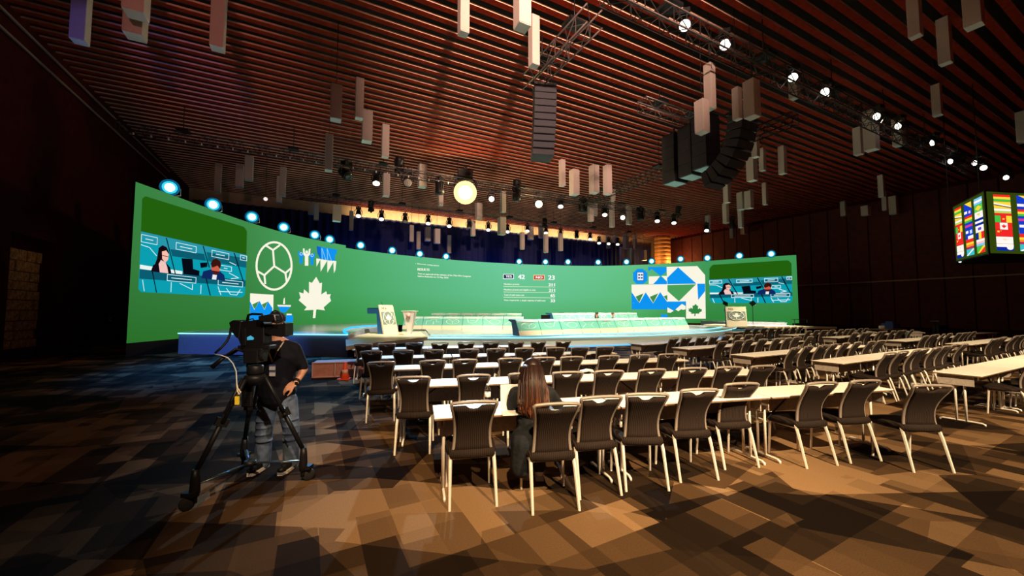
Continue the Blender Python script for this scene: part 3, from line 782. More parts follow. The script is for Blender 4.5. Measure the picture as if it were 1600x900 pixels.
fA = at_z(812, 525, ZS).xy; fB = at_z(1078, 514, ZS).xy
desk_row(fA, fB, 10, ZS, 'front row at the centre')
lA = at_z(628, 514.5, ZS).xy; lB = at_z(818, 515.5, ZS).xy
desk_row(lA, lB, 6, ZS, 'left front row', 1, .80)
dn = (lB-lA).normalized(); nl = Vector((-dn.y, dn.x))
desk_row(lA+nl*2.2+dn*1.0, lB+nl*2.2-dn*0.3, 6, ZS+0.2, 'left back row', 3, .80)
m = MB(); lc = (lA+lB)/2+nl*2.9; m.box((0,0,0.1),((lB-lA).length, 3.0, 0.2)); m.build('riser', M_white, stage, loc=(lc.x, lc.y, ZS), rz=math.atan2(dn.y, dn.x))
df = (fB-fA).normalized(); nf = Vector((-df.y, df.x))
def along(base, px):
    d = ray(px, 500); t = (base.x*d.y - base.y*d.x)/(df.y*d.x - df.x*d.y); return base + df*t
bA = along(fA+nf*3.0, 868); bB = along(fA+nf*3.0, 1001); bL = (bB-bA).length
desk_row(bA, bB, 8, ZS+0.28, 'back row at the centre', 2)
m = MB(); bc = (bA+bB)/2+nf*0.6; m.box((0,0,0.14),(bL+.3, 3.2, 0.28)); m.build('riser', M_white, stage, loc=(bc.x, bc.y, ZS), rz=math.atan2(df.y, df.x))
for i, (px, rw) in enumerate(((846, 1.25),)):
    p = bA-df*0.7
    t = thing('stage_monitor', 'small black screen at the left end of the back desk row', 'monitor', (p.x, p.y, ZS))
    m = MB(); m.box((0,0,0.72),(0.62,0.06,0.34)); m.build('screen', M_blackp, t, bevel=0.01); m = MB(); m.box((0,0,.02),(.4,.3,.04)); m.box((0,0,.3),(.06,.05,.55)); m.build('stand', M_black, t)
    t.rotation_euler.z = math.atan2(df.y, df.x)

# ---------------------------------------------------------------- lecterns
def lettering(body, h, m, parent, M, name='lettering'):
    T = text_tris(body); vs = []; fs = []
    for t in T:
        b = len(vs)
        for x, y in t: vs.append(M @ Vector((x*h/0.7, 0, y*h/0.7)))
        fs.append((b, b+1, b+2))
    me = bpy.data.meshes.new(name); me.from_pydata(vs, [], fs); me.materials.append(m)
    o = bpy.data.objects.new(name, me); COL.objects.link(o); o.parent = parent; return o
def make_lectern(label, loc, face, w):
    t = thing('lectern', label, 'lectern', loc, math.atan2(face.y, face.x)+math.pi/2)
    hw = w/2; H = 1.32; lean = 0.42
    # the front panel leans back from its foot; the desk arm reaches to the speaker behind it
    m = MB(); m.prism([(0,0),(-lean*0+0.0,0.0),(lean,H),(lean+.05,H),(0.10,0.0)], -hw, hw, axis='x'); fp = m.build('front_panel', M_cream, t)
    m = MB(); m.prism([(0.10,0),(lean+.02,H-.16),(lean+.02+.10,H-.16),(lean+.02+.78,H-.16),(lean+.02+.74,H-.40),(lean+.14,H-.40),(0.46,0)], -hw+.01, hw-.01, axis='x'); m.build('body', M_navy, t)
    m = MB(); m.box((0, lean+.45, H-.15), (w*.96, .62, .03)); m.build('reading_desk', M_blackp, t)
    th = math.atan2(lean, H)
    def onf(x, s, off=0.008): return Vector((x, lean*s/H - off, s))
    mt = MB()
    for i in range(1): mt.add([onf(-hw*.9, .42), onf(hw*.9, .42), onf(hw*.9, 1.0), onf(-hw*.9, 1.0)], [(0,1,2,3)])
    mt.build('emblem_field', mat('grey_green_print', (0.24, 0.30, 0.25), 0.5), fp)
    mt = MB(); cy = .71
    mt.tube([onf(hw*.72*math.cos(k*math.pi/14), cy+.30*math.sin(k*math.pi/14), .014) for k in range(28)], 0.016, 5, closed=True)
    for p in (((-.6,.95),(-.3,.75)),((.6,.95),(.3,.75)),((0,.44),(0,.56)),((-.72,.55),(-.4,.62)),((.72,.55),(.4,.62))): mt.tube([onf(hw*p[0][0], p[0][1], .014), onf(hw*p[1][0], p[1][1], .014)], 0.012, 5)
    mt.build('ball_print', M_line, fp)
    mt = MB(); k_ = [onf((x-667)/300*hw*.75, cy+.02-(y-628)/390*.36, .018) for x, y in LEAF]; n_ = len(k_)
    mt.add(k_, [list(range(n_))]); mt.build('leaf_print', M_line, fp)
    Mx = Matrix.Translation(onf(-hw*.72, 1.11, .012)) @ Matrix.Rotation(-th, 4, 'X')
    lettering('FIFA', .11, mat('dark_print', (0.05, 0.05, 0.06), 0.5), fp, Mx)
    m = MB(); m.tube([(0, lean+.3, H-.14), (0, lean+.25, H+.06), (0, lean+.32, H+.16)], 0.008, 6); m.build('microphone', M_black, t)
    return t
pL = at_z(612, 521.5, .63); nL = Vector((0.86, -0.51)); make_lectern('tall white lectern with dark side and leaf emblem on the left platform', pL, nL, 0.84)
pR = at_z(1152, 510, .63); v_ = Vector((-0.36, -0.93)); make_lectern('white lectern with leaf emblem on the right platform before the camera picture', pR, v_, 1.22)
# white tapered stand beside the left lectern
pS = at_z(640, 523.5, .63)
t = thing('plinth', 'white tapered plinth with pink emblem standing right of the left lectern', 'plinth', pS)
m = MB(); m.box((0,0,.52), (0.15,0.14,1.0), taper=3.4); m.build('body', M_white, t, bevel=.01)
m = MB(); m.box((0,0,.02), (0.5,0.4,.04)); m.build('foot', M_white, t); m = MB(); m.box((0,0,1.035), (0.62,0.50,.03)); m.build('top', M_cream, t, bevel=.006)
m = MB(); m.lathe([(0.0,0),(0.1,0),(0.1,.012),(0,.012)], 16, M=Matrix.Translation((0,-.235,.86)) @ Matrix.Rotation(R(90),4,'X')); m.build('emblem', mat('pink_print', (.8,.4,.35), .5), t)
# prompter glasses
for i, (px, lab) in enumerate(((1134, 'dark prompter glass on a thin pole left of the right lectern'), (1177, 'dark prompter glass on a thin pole right of the right lectern'))):
    p = at_z(px, 511, .63); t = thing('prompter', lab, 'prompter', p)
    m = MB(); m.tube([(0,0,0),(0,0,1.42)], .018, 6); m.build('pole', M_black, t); m = MB(); m.lathe([(.16,0),(.16,.02),(.03,.04)], 14); m.build('base', M_black, t)
    m = MB(); m.box((0,0,0),(.34,.02,.3), M=Matrix.Translation((0.02,0,1.52)) @ Matrix.Rotation(R(-28 if i else 25),4,'Y') @ Matrix.Rotation(R(-30),4,'X')); m.build('glass', mat('dark_glass', (.02,.05,.03), .1), t)
# blue lit steps and small dark tables beside the right stage wing
p = at_z(1190, 527, .12)
t = thing('stage_step', 'low blue lit stage step in front of the right platform', 'step', (p.x, p.y, 0), ROOM_RZ)
m = MB(); m.box((0,0,.15),(3.2,.9,.30)); m.build('tread', mat('blue_lit_step', (.06,.34,.7), .5), t, bevel=.01); m = MB(); m.box((0,.5,.3),(3.2,.5,.6)); m.build('upper_tread', mat('blue_lit_step', (.06,.34,.7), .5), t, bevel=.01)  # the blue light on the steps is put into their colour
# ================================================================ CHAIRS AND TABLES
def make_chair():
    """rear feet stand at y = 0, the chair faces +y"""
    t = thing('banquet_chair', 'x', 'chair')
    ZB_, ZT_ = 0.42, 0.90
    def hw(s): return 0.176 - 0.10*s + 0.125*s*s          # hourglass half width over s = 0..1
    def yy(s): return 0.125 + 0.05*math.sin(math.pi*min(1, s*1.1)) - 0.155*s**1.4
    def zz(s): return ZB_ + (ZT_-ZB_)*s
    # seat cushion
    m = MB(); ny = 7; nx = 8; vs = []
    prof = [(-.21,.085),(-.225,.14),(-.23,.30),(-.225,.46),(-.19,.535)]
    out = [(.195,.09),(.21,.14),(.232,.30),(.238,.46),(.20,.53),(0,.555),(-.20,.53),(-.238,.46),(-.232,.30),(-.21,.14),(-.195,.09),(0,.08)]
    for k, (f, z) in enumerate(((.93,.395),(1.0,.41),(1.0,.44),(.95,.465),(.7,.478))):
        for x, y in out: vs.append((x*f, .31+(y-.31)*f, z))
    n = len(out); fs = [tuple(range(n))[::-1], tuple(4*n+i for i in range(n))]
    for r in range(4): fs += [(r*n+i, r*n+(i+1)%n, (r+1)*n+(i+1)%n, (r+1)*n+i) for i in range(n)]
    m.add(vs, fs, 0, None, True); m.build('seat', M_fabric, t)
    # upholstered back with the hand notch under the top rail
    m = MB(); NX, NS = 10, 9; grid = []
    for side, off in ((0, -.020), (1, .022)):
        for j in range(NS):
            for i in range(NX+1):
                s = 0.06 + 0.895*j/(NS-1); x = -1 + 2*i/NX; w_ = hw(s)-.012
                if j == NS-1 and abs(x) < 0.36: s -= 0.075*math.sqrt(max(0, 1-(x/0.36)**2))
                bul = .010*(1-x*x)*(1 if side else -1)
                grid.append((x*w_, yy(s)+off+bul, zz(s)))
    K = NS*(NX+1); fs = []
    for j in range(NS-1):
        for i in range(NX):
            a = j*(NX+1)+i; fs.append((a, a+1, a+NX+2, a+NX+1)); fs.append((K+a, K+a+NX+1, K+a+NX+2, K+a+1))
    for i in range(NX):
        a = (NS-1)*(NX+1)+i; fs.append((a, a+1, K+a+1, K+a)); fs.append((i+1, i, K+i, K+i+1))
    for j in range(NS-1):
        a = j*(NX+1); b = a+NX; fs.append((a, a+NX+1, K+a+NX+1, K+a)); fs.append((b+NX+1, b, K+b, K+b+NX+1))
    m.add(grid, fs, 0, None, True); m.build('backrest', M_fabric, t)
    # metal frame round the back
    m = MB(); pts = []
    for j in range(11): s = -0.04+1.0*j/10; pts.append((-hw(max(0, s)), yy(max(0, s)), zz(s)))
    pts.append((-hw(1)+.002, yy(1), ZT_-.004)); pts.append((-hw(1)*.9, yy(1), ZT_+.006))
    for x in (-.45, 0, .45): pts.append((x*hw(1), yy(1)-.004, ZT_+.014-.006*x*x))
    pts += [(-p[0], p[1], p[2]) for p in pts[:13][::-1]]
    m.tube(pts, .0155, 8, flat=(1.0, 1.0)); m.build('back_frame', M_frame, t)
    # seat frame
    m = MB(); m.tube([(-.2,.12,.395),(-.215,.45,.395),(.215,.45,.395),(.2,.12,.395)], .011, 6, closed=True); m.build('seat_frame', M_frame, t)
    for s in (-1, 1):
        m = MB(); m.tube([(s*.193,.135,.425),(s*.197,.10,.33),(s*.203,0.012,.012),(s*.203,.010,0)], [.0165,.0165,.0125,.0125], 6, smooth=False); m.build('leg', M_legs, t)
    for s in (-1, 1):
        m = MB(); m.tube([(s*.2,.46,.40),(s*.208,.485,.012),(s*.208,.486,0)], [.0155,.012,.012], 6, smooth=False); m.build('leg', M_legs, t)
    return proto(t)
chair0 = make_chair(); first_chair = [True]
def chair(x, y, rz, label, group):
    if first_chair[0]:
        first_chair[0] = False; chair0.location = (x, y, 0); chair0.rotation_euler.z = rz; chair0['label'] = label; chair0['group'] = group; return chair0
    return dup(chair0, (x, y, 0), rz, label, group)

TD, TL_ = 0.50, 1.83
def make_table():
    """near edge along y = 0, left end at x = 0"""
    t = thing('folding_table', 'x', 'table')
    m = MB(); m.box((TL_/2, TD/2, .727), (TL_-.012, TD, .026)); top = m.build('tabletop', M_top, t, bevel=.004)
    m = MB(); m.box((TL_/2, TD/2, .727), (TL_-.008, TD+.006, .012)); m.build('edge_band', M_wood, top)
    m = MB(); m.box((TL_/2, TD-.05, .58), (TL_-.10, .012, .27)); m.build('modesty_panel', M_panel, t)
    for s in (0, 1):
        x = .05 if s == 0 else TL_-.05
        m = MB(); m.box((x, TD/2+.03, .64), (.012, TD-.12, .15)); m.build('end_panel', M_panel, t)
        x = .10 if s == 0 else TL_-.10
        for y in (.20, .30):
            m = MB(); m.tube([(x, y, .70), (x, y, .03)], .015, 8); m.build('leg', M_legs, t)
        m = MB(); m.tube([(x, .02, .0), (x, .02, .022), (x, .05, .035), (x, TD-.05, .035), (x, TD-.02, .022), (x, TD-.02, 0)], .014, 6); m.build('foot', M_legs, t)
    for x0_, x1_ in ((.10, .55), (TL_-.10, TL_-.55)):
        m = MB(); m.tube([(x0_, .25, .36), (x1_, .25, .70)], .009, 5); m.build('brace', M_black, t)
    return proto(t)
table0 = make_table(); first_table = [True]
def table(x, y, rz, label, group):
    if first_table[0]:
        first_table[0] = False; table0.location = (x, y, 0); table0.rotation_euler.z = rz; table0['label'] = label; table0['group'] = group; return table0
    return dup(table0, (x, y, 0), rz, label, group)

ROWN = ['nearest', 'second', 'third', 'fourth', 'fifth']
# --- centre block, nearest row: every chair is measured by its two rear feet
feet1 = [((702,800),(777,792)), ((832,806),(907,799)), ((907,782),(972,775)), ((978,769),(1047,768)), ((1064,755),(1124,751)),
         ((1132,735),(1189,731)), ((1261,733),(1311,728)), ((1328,725),(1381,721)), ((1427,739),(1495,740))]
extra = ['', ', woman on it', '', '', '', '', ', pulled back', '', ', standing apart']
for i, (a, b) in enumerate(feet1):
    A = at_z(*a, 0); B = at_z(*b, 0); c = (A+B)/2; d = B-A
    chair(c.x, c.y, math.atan2(d.y, d.x), 'brown ribbed banquet chair, %s from left in the nearest centre row%s' % (ORD[i+1], extra[i]), 'chairs of the nearest centre row')
A1 = R(13.5)
tp = at_z(678, 654, .74); d1 = Vector((math.cos(A1), math.sin(A1)))
for k in range(3):
    p = tp.xy + d1*(k*(TL_+.01)); table(p.x, p.y, A1, 'white topped folding table, %s from left in the nearest centre row' % ORD[k+1], 'tables of the centre block')
# --- the four rows behind it
rows_c = [(-1.20, 4.66, R(11.0), (617,605), [646,740,819,886,950,1017,1081,1136,1189]),
          (-1.98, 6.00, R(12.5), (612,577.5), [596,676,726,797,849,893,950.6,998.7,1043.7]),
          (-2.75, 7.55, R(11.0), (560,561), [580,630,677.5,732.5,775,819,868,906,945]),
          (-3.50, 9.15, R(11.5), (550,546.5), [567.5,604,647,687,728,767,806,841,880])]
for r, (X0, Y0, an, tc, xs) in enumerate(rows_c):
    c, s = math.cos(an), math.sin(an)
    for i, px in enumerate(xs):
        a = ray(px, 560); a = a.x/a.y
        k = (a*Y0-X0)/(c-a*s); x, y = X0+k*c, Y0+k*s
        chair(x, y, an+R(rnd.uniform(-4, 4)), 'dark banquet chair, %s from left in the %s centre row' % (ORD[i+1], ROWN[r+1]), 'chairs of the %s centre row' % ROWN[r+1])
    tp = at_z(tc[0], tc[1], .74).xy; d = Vector((c, s))
    for k in range(3):
        p = tp + d*(k*(TL_+.01)); table(p.x, p.y, an, 'white folding table, %s from left in the %s centre row' % (ORD[k+1], ROWN[r+1]), 'tables of the centre block')
# --- right hand block and the block beyond the aisle: rows run along the room axis v
front_r = [(1534,588),(1317,568),(1177,557.3),(1075,545.5),(1003,538.5)]
for r, pq in enumerate(front_r):
    p0 = at_z(*pq, .74); v0, u0 = toroom(p0)
    off0 = 1.5 if r == 0 else 0.95
    for k in range(3):
        p = RV(v0+k*(TL_+.01), u0); table(p.x, p.y, ROOM_RZ, 'white folding table, %s from left in the %s row right of the centre aisle' % (ORD[k+1], ROWN[r]), 'tables of the right block')
    nch = 8 if r else 6
    for k in range(nch):
        p = RV(v0+off0+k*.585, u0-.27+rnd.uniform(-.05, .05))
        chair(p.x, p.y, ROOM_RZ+R(rnd.uniform(-5, 5)), 'dark banquet chair, %s from left in the %s row right of the centre aisle' % (ORD[k+1], ROWN[r]), 'chairs of the right block')
    # beyond the second aisle
    if r >= 1:
        v1 = 16.4
        for k in range(3):
            p = RV(v1+k*(TL_+.01), u0+.25); table(p.x, p.y, ROOM_RZ, 'white folding table, %s from left in the %s row of the far right block' % (ORD[k+1], ROWN[r]), 'tables of the far right block')
        for k in range(9):
            p = RV(v1+.55+k*.59, u0-.02+rnd.uniform(-.05, .05))
            chair(p.x, p.y, ROOM_RZ+R(rnd.uniform(-6, 6)), 'dark banquet chair, %s from left in the %s row of the far right block' % (ORD[k+1], ROWN[r]), 'chairs of the far right block')
# a last pair of rows close to the stage on the right
for r, (v0, u0) in enumerate(((16.4, 10.6),)):
    for k in range(3):
        p = RV(v0+k*(TL_+.01), u0); table(p.x, p.y, ROOM_RZ, 'white folding table, %s from left in the farthest row of the far right block' % ORD[k+1], 'tables of the far right block')
    for k in range(8):
        p = RV(v0+.55+k*.6, u0-.27); chair(p.x, p.y, ROOM_RZ+R(rnd.uniform(-5, 5)), 'dark banquet chair, %s from left in the farthest row of the far right block' % ORD[k+1], 'chairs of the far right block')
# stray side tables at the right wall
for i, (px, py, rz, lab) in enumerate(((1371, 519, R(62), 'pale table standing end-on in the dark, leftmost of the three by the right wall'),
                                  (1446, 520, R(50), 'pale table standing end-on in the dark, middle one of the three by the right wall'),
                                  (1528, 521, R(20), 'pale table in the dark, rightmost of the three by the right wall'))):
    p = at_z(px, py, .74); table(p.x, p.y, rz, lab, None)
# equipment table in the dark at the right
p = at_z(1385, 513, .74)
t = thing('equipment_trolley', 'dark trolley with small pale items and a blue box in the gloom at right', 'trolley', (p.x, p.y, 0), ROOM_RZ)
m = MB(); m.box((0,0,.70),(2.0,.8,.05)); m.build('shelf', M_wood, t); m = MB(); m.box((0,0,.25),(1.9,.7,.05)); m.build('shelf', M_wood, t)
for sx in (-.9, .9):
    for sy in (-.33, .33): m = MB(); m.box((sx,sy,.35),(.05,.05,.7)); m.build('leg', M_black, t)
tag((lambda m: (m.box((0,0,.14),(.9,.5,.28)), m.box((0,0,.33),(.4,.3,.1)), m.build('equipment_case', mat('blue_case', (.03,.06,.25), .5), None, bevel=.01, loc=(p.x+.5, p.y+.26, .725), rz=ROOM_RZ))[2])(MB()), 'small blue case standing on the trolley in the gloom', 'case')
for i, dx in enumerate((-.75, -.55, -.35)):
    m = MB(); m.lathe([(.05,0),(.06,.10),(.045,.16),(.02,.17)], 12)
    tag(m.build('cup', M_white, None, loc=(p.x+dx*VX, p.y+dx*VY, .725)), 'small white cup on the dark trolley, %s from the left' % ORD[i+1], 'cup', 'cups on the trolley')
# dark barrier rack at the right wall
for i, px in enumerate((1252, 1470)):
    p = at_z(px, 518 if i else 519, 0.0 if not i else .3); p.z = 0
    t = thing('side_rack', 'dark %s with pale top rail standing by the right %s' % (('side table', 'stage wing'), ('equipment rack', 'wall'))[i], 'rack', p, ROOM_RZ)
    for sx in (-.9, .9): m = MB(); m.tube([(sx,0,0),(sx,0,1.0)], .025, 6); m.build('post', M_legs if i == 0 else M_black, t)
    m = MB(); m.box((0,0,1.0),(1.9,.4,.04)); m.build('top_rail', mat('grey_top', (.25,.25,.3), .5), t); m = MB(); m.box((0,0,.45),(1.8,.3,.5)); m.build('body', M_black, t)

# ---------------------------------------------------------------- small things on the nearest table
p = at_z(762, 628, .74)
t = thing('water_bottle', 'clear plastic water bottle with white label on the nearest table left of the woman', 'bottle', (p.x, p.y, .74))
M_clear = bpy.data.materials.new('clear_plastic'); M_clear.use_nodes = True; b_ = M_clear.node_tree.nodes['Principled BSDF']
b_.inputs['Transmission Weight'].default_value = 1.0; b_.inputs['Roughness'].default_value = .08; b_.inputs['IOR'].default_value = 1.2; b_.inputs['Base Color'].default_value = (.9,.95,1,1)
m = MB(); m.lathe([(.028,0),(.031,.01),(.031,.12),(.029,.135),(.013,.165),(.013,.175)], 16); m.build('bottle_body', M_clear, t)
m = MB(); m.lathe([(.0318,.055),(.0318,.105)], 16); m.build('label', M_white, t)
m = MB(); m.lathe([(.0145,.172),(.0145,.188)], 12); m.build('cap', M_white, t)
p = at_z(791, 644, .74)
t = thing('white_folder', 'white document folder standing open on the nearest table at the left elbow of the woman', 'folder', (p.x+.055, p.y+.02, .741), R(8))
m = MB(); m.box((0,.03,.125),(.21,.006,.25), M=Matrix.Rotation(R(-8),4,'X')); m.build('cover', M_white, t); m = MB(); m.box((0,-.06,.004),(.21,.17,.006)); m.build('page', M_white, t)
p = at_z(873, 630.5, .74)
t = thing('phone', 'dark phone lying on the nearest table at the right hand of the woman', 'phone', (p.x, p.y, .741), R(10))
m = MB(); m.box((0,0,.005),(.15,.075,.009)); m.build('case', M_blackp, t, bevel=.003); m = MB(); m.box((0,0,.0098),(.14,.068,.0008)); m.build('screen_glass', mat('phone_glass', (.01,.01,.012), .1), t)
p = at_z(917, 582, .74)
m = MB(); m.add([(-.11,-.05,0),(.02,-.07,.03),(.12,-.03,.0),(.1,.06,.035),(-.02,.05,.0),(-.1,.05,.025),(0,0,.06)], [(0,1,6),(1,2,6),(2,3,6),(3,4,6),(4,5,6),(5,0,6),(0,5,4,3,2,1)])
tag(m.build('crumpled_paper', M_white, None, loc=(p.x, p.y, .741)), 'crumpled white paper on the second centre table row', 'paper')

# ---------------------------------------------------------------- terracotta risers and the cone left of the tables
a_ = at_z(487, 590.5, 0).xy; b2 = at_z(566, 590, 0).xy; b2 = a_ + Vector((1.55, 0.42)); d = b2-a_
t = thing('low_partition', 'low terracotta coloured framed partition on the carpet beside the orange cone', 'partition', (a_.x, a_.y, 0), math.atan2(d.y, d.x))
M_terra = mat('terracotta_board', (.52, .20, .13), .6, 0, .1, .15, 10); M_terra2 = mat('pale_terracotta_rail', (.66, .34, .26), .55); Ld = d.length
for k in range(3):
    m = MB(); m.box((Ld/6+k*Ld/3, .02, .19),(Ld/3-.06, .02, .34)); m.build('panel', M_terra, t)
for k in range(4):
    m = MB(); m.box((.02+k*(Ld-.04)/3, .0, .185),(.035,.05,.37)); m.build('stile', M_terra2, t)
for z_ in (.015, .37):
    m = MB(); m.box((Ld/2, 0, z_),(Ld, .05, .03)); m.build('rail', M_terra2, t)
m = MB(); m.box((Ld/2, .32, .19),(Ld, .56, .36)); m.build('back_box', M_terra, t)
p = at_z(540, 592, 0)
t = thing('traffic_cone', 'small orange traffic cone on the carpet in front of the terracotta partition', 'cone', (p.x, p.y-.05, 0))
M_cone = mat('orange_plastic', (.95, .10, .02), .45)
m = MB(); m.box((0,0,.015),(.28,.28,.03)); m.build('foot', M_cone, t, bevel=.006)
m = MB(); m.lathe([(.105,.03),(.075,.18),(.045,.33),(.028,.42),(.02,.42)], 18); m.build('body', M_cone, t)
m = MB(); m.lathe([(.083,.15),(.064,.24)], 18); m.build('band', mat('pale_band', (.9,.45,.3), .4), t)
# ================================================================ CAMERAMAN
CY = 4.25
def P(px, py, dy=0.0): return at_Y(px, py, CY+dy)
man = thing('person', 'man in black shirt, jeans, cap and lanyard standing behind the tripod camera', 'person', (P(432,700).x, CY, 0))
O = Vector(man.location)
def L_(p): return Vector(p)-O
def PL(px, py, dy=0.0): return L_(P(px, py, dy))
def zset(v, z): v = Vector(v); v.z = z; return v
def hand(mb, wrist, dirv, palm_n, side, curl=0.6, s=1.0):
    """palm with four unequal curled fingers and a thumb leaving its side"""
    d = Vector(dirv).normalized(); n = (Vector(palm_n) - d*Vector(palm_n).dot(d)).normalized(); sd = d.cross(n)*side
    w_ = Vector(wrist)
    for k in range(4):
        a = w_ + sd*(0.030-0.020*k)*s; b = w_ + d*0.085*s + sd*(0.034-0.022*k)*s
        mb.cap(a, .014*s, b, .0125*s, 8)
        l = (.072, .080, .074, .058)[k]*s; p = b
        for j, (f, c) in enumerate(((.45, curl*.7), (.32, curl*1.5), (.23, curl*2.2))):
            q = p + (d*math.cos(c) + n*math.sin(c))*l*f; mb.cap(p, (.0098-.0008*j)*s, q, (.0092-.0009*j)*s, 8); p = q
    p = w_ + d*.022*s + sd*.030*s
    for j, (l, c) in enumerate(((.042, .75), (.032, .35), (.026, .15))):
        q = p + (d*math.cos(c)+sd*math.sin(c)+n*.35).normalized()*l*s; mb.cap(p, (.0135-.0015*j)*s, q, (.0125-.0018*j)*s, 8); p = q
def head(mb, c, fwd, s=1.0, face=True):
    """skull, jaw, nose, ears and lips around the head centre c"""
    f = Vector(fwd).normalized(); r_ = Vector((-f.y, f.x, 0)).normalized(); u_ = f.cross(r_) if f.cross(r_).z > 0 else r_.cross(f)
    c = Vector(c); M3 = Matrix((( r_.x, f.x, u_.x), (r_.y, f.y, u_.y), (r_.z, f.z, u_.z)))
    def e(p, r): mb.ell(c + M3 @ (Vector(p)*s), tuple(k*s for k in r), nu=16, nv=12, rot=M3)
    e((0,-.012,.03), (.075,.094,.088)); e((0,.028,-.035), (.058,.062,.075)); e((0,.05,-.085), (.030,.028,.024))
    e((0,.088,-.022), (.013,.016,.026)); e((0,.098,-.040), (.017,.015,.011))
    for k in (-1, 1): e((k*.076,-.012,-.018), (.012,.02,.032)); e((k*.032,.078,.012), (.022,.012,.009)); e((k*.04,.062,-.03), (.024,.02,.022))
    e((0,.082,-.066), (.023,.012,.007)); e((0,.080,-.077), (.02,.012,.007))
    return c, M3, s
hc = PL(431, 505.5, -0.02); nb = PL(433, 533, .02); ch = PL(434, 560, .02); be = PL(434, 590, .01); pe = PL(433, 616, .03)
sR = PL(406, 545, .03); sL = PL(459, 545, .03)      # image left / image right shoulder
eR = PL(393, 575, .07); wR = PL(389, 592, -.03)
eL = PL(474.5, 577, .10); wL = PL(463, 597, -.06)
hR = PL(419, 626, .03); hL = PL(448, 626, .03); kR = PL(413, 672, -.02); kL = PL(455, 670, .0); aR = zset(PL(410, 717, .03), .09); aL = zset(PL(455, 714, .05), .09)
body = MB()
body.chain([nb, ch, be, pe], [.075, .16, .155, .15], 14); body.ell(ch+Vector((0,0,.02)), (.20,.12,.15)); body.ell(pe, (.18,.13,.12))
body.cap(nb+Vector((0,0,-.02)), .062, hc+Vector((0,.02,-.06)), .056, 12)
body.chain([sR, eR, wR], [.062, .045, .031]); body.chain([sL, eL, wL], [.062, .045, .031])
body.cap(nb, .07, sR, .06); body.cap(nb, .07, sL, .06)
body.chain([hR, kR, aR], [.092, .062, .042]); body.chain([hL, kL, aL], [.092, .062, .042])
for a_ in (aR, aL): body.cap(a_+Vector((0,0,-.04)), .04, a_+Vector((.0,-.15,-.055)), .033)
hinfo = head(body, hc, (-.30,-1,-.18), 1.02)
hand(body, wR+Vector((0,-.01,-.03)), (.10,-.12,-1), (.9,-.1,0), 1, .45, 1.05)
hand(body, wL+Vector((-.01,-.01,-.012)), (-.95,-.25,-.55), (0,.5,-.5), 1, .5, 1.05)
body.blob('body', M_skin, man, .0075, 3)
def face_bits(parent, info, hair_col):
    c, M3, s = info
    for k in (-1, 1):
        m = MB(); m.ell(c + M3 @ Vector((k*.032*s,.088*s,.004*s)), (.012*s,.008*s,.007*s), nu=10, nv=6, rot=M3); m.build('eye', mat('eye_white', (.7,.68,.65), .2), parent)
        m = MB(); m.ell(c + M3 @ Vector((k*.033*s,.088*s,.024*s)), (.021*s,.008*s,.0045*s), nu=10, nv=6, rot=M3); m.build('eyebrow', hair_col, parent)
M_hair = mat('dark_brown_hair', (.02,.012,.01), .5); face_bits(man, hinfo, M_hair)
# black polo shirt
sh = MB()
sh.chain([ch+Vector((0,0,.03)), be, pe+Vector((0,0,.02))], [.175, .18, .185], 16); sh.ell(ch+Vector((0,0,.02)), (.225,.14,.16)); sh.ell(pe+Vector((0,0,.03)), (.205,.15,.10)); sh.ell(be+Vector((0,-.02,-.02)), (.19,.16,.14))
sh.cap(nb+Vector((0,.0,-.035)), .085, sR, .078); sh.cap(nb+Vector((0,0,-.035)), .085, sL, .078)
sh.cap(sR, .078, sR*.15+eR*.85, .066); sh.cap(sL, .078, sL*.15+eL*.85, .066)
M_shirt = mat('black_cotton', (.006,.006,.012), .85, 0, .4, .2, 18, .2); sh.blob('shirt', M_shirt, man, .011, 5)
m = MB(); m.tube([nb+Vector((.078*math.cos(k*math.pi/8), .075*math.sin(k*math.pi/8)+.0, .012+.02*math.sin(k*math.pi/8))) for k in range(16)], .016, 8, closed=True); m.build('collar', M_shirt, man)
# jeans
je = MB()
je.ell(pe+Vector((0,0,-.01)), (.19,.14,.10)); je.chain([hR, kR, zset(aR, .06)], [.108, .082, .078], 14); je.chain([hL, kL, zset(aL, .06)], [.108, .082, .078], 14)
for kn in (kR, kL):
    for j in range(4): je.ell(kn+Vector((rnd.uniform(-.02,.02), -.02, -.10+.07*j)), (.085,.08,.016))
je.blob('jeans', mat('washed_denim', (.085,.12,.19), .85, 0, .5, .45, 14), man, .010, 3)
# shoes
for a_ in (aR, aL):
    m = MB(); b_ = zset(a_, 0); m.prism([(-.045,.06),(-.05,-.05),(-.05,-.16),(-.02,-.215),(.03,-.21),(.052,-.15),(.05,-.05),(.045,.06)], .0, .03, M=Matrix.Translation(b_)); so = m.build('sole', mat('white_sole', (.7,.66,.6), .6), man)
    m = MB(); m.cap(b_+Vector((0,.01,.065)), .052, b_+Vector((0,-.13,.055)), .045, 12); m.ell(b_+Vector((0,-.17,.045)), (.045,.045,.034)); m.cap(b_+Vector((0,.02,.07)), .05, b_+Vector((0,.01,.12)), .05, 12)
    m.blob('shoe', M_blackp, man, .008, 3)
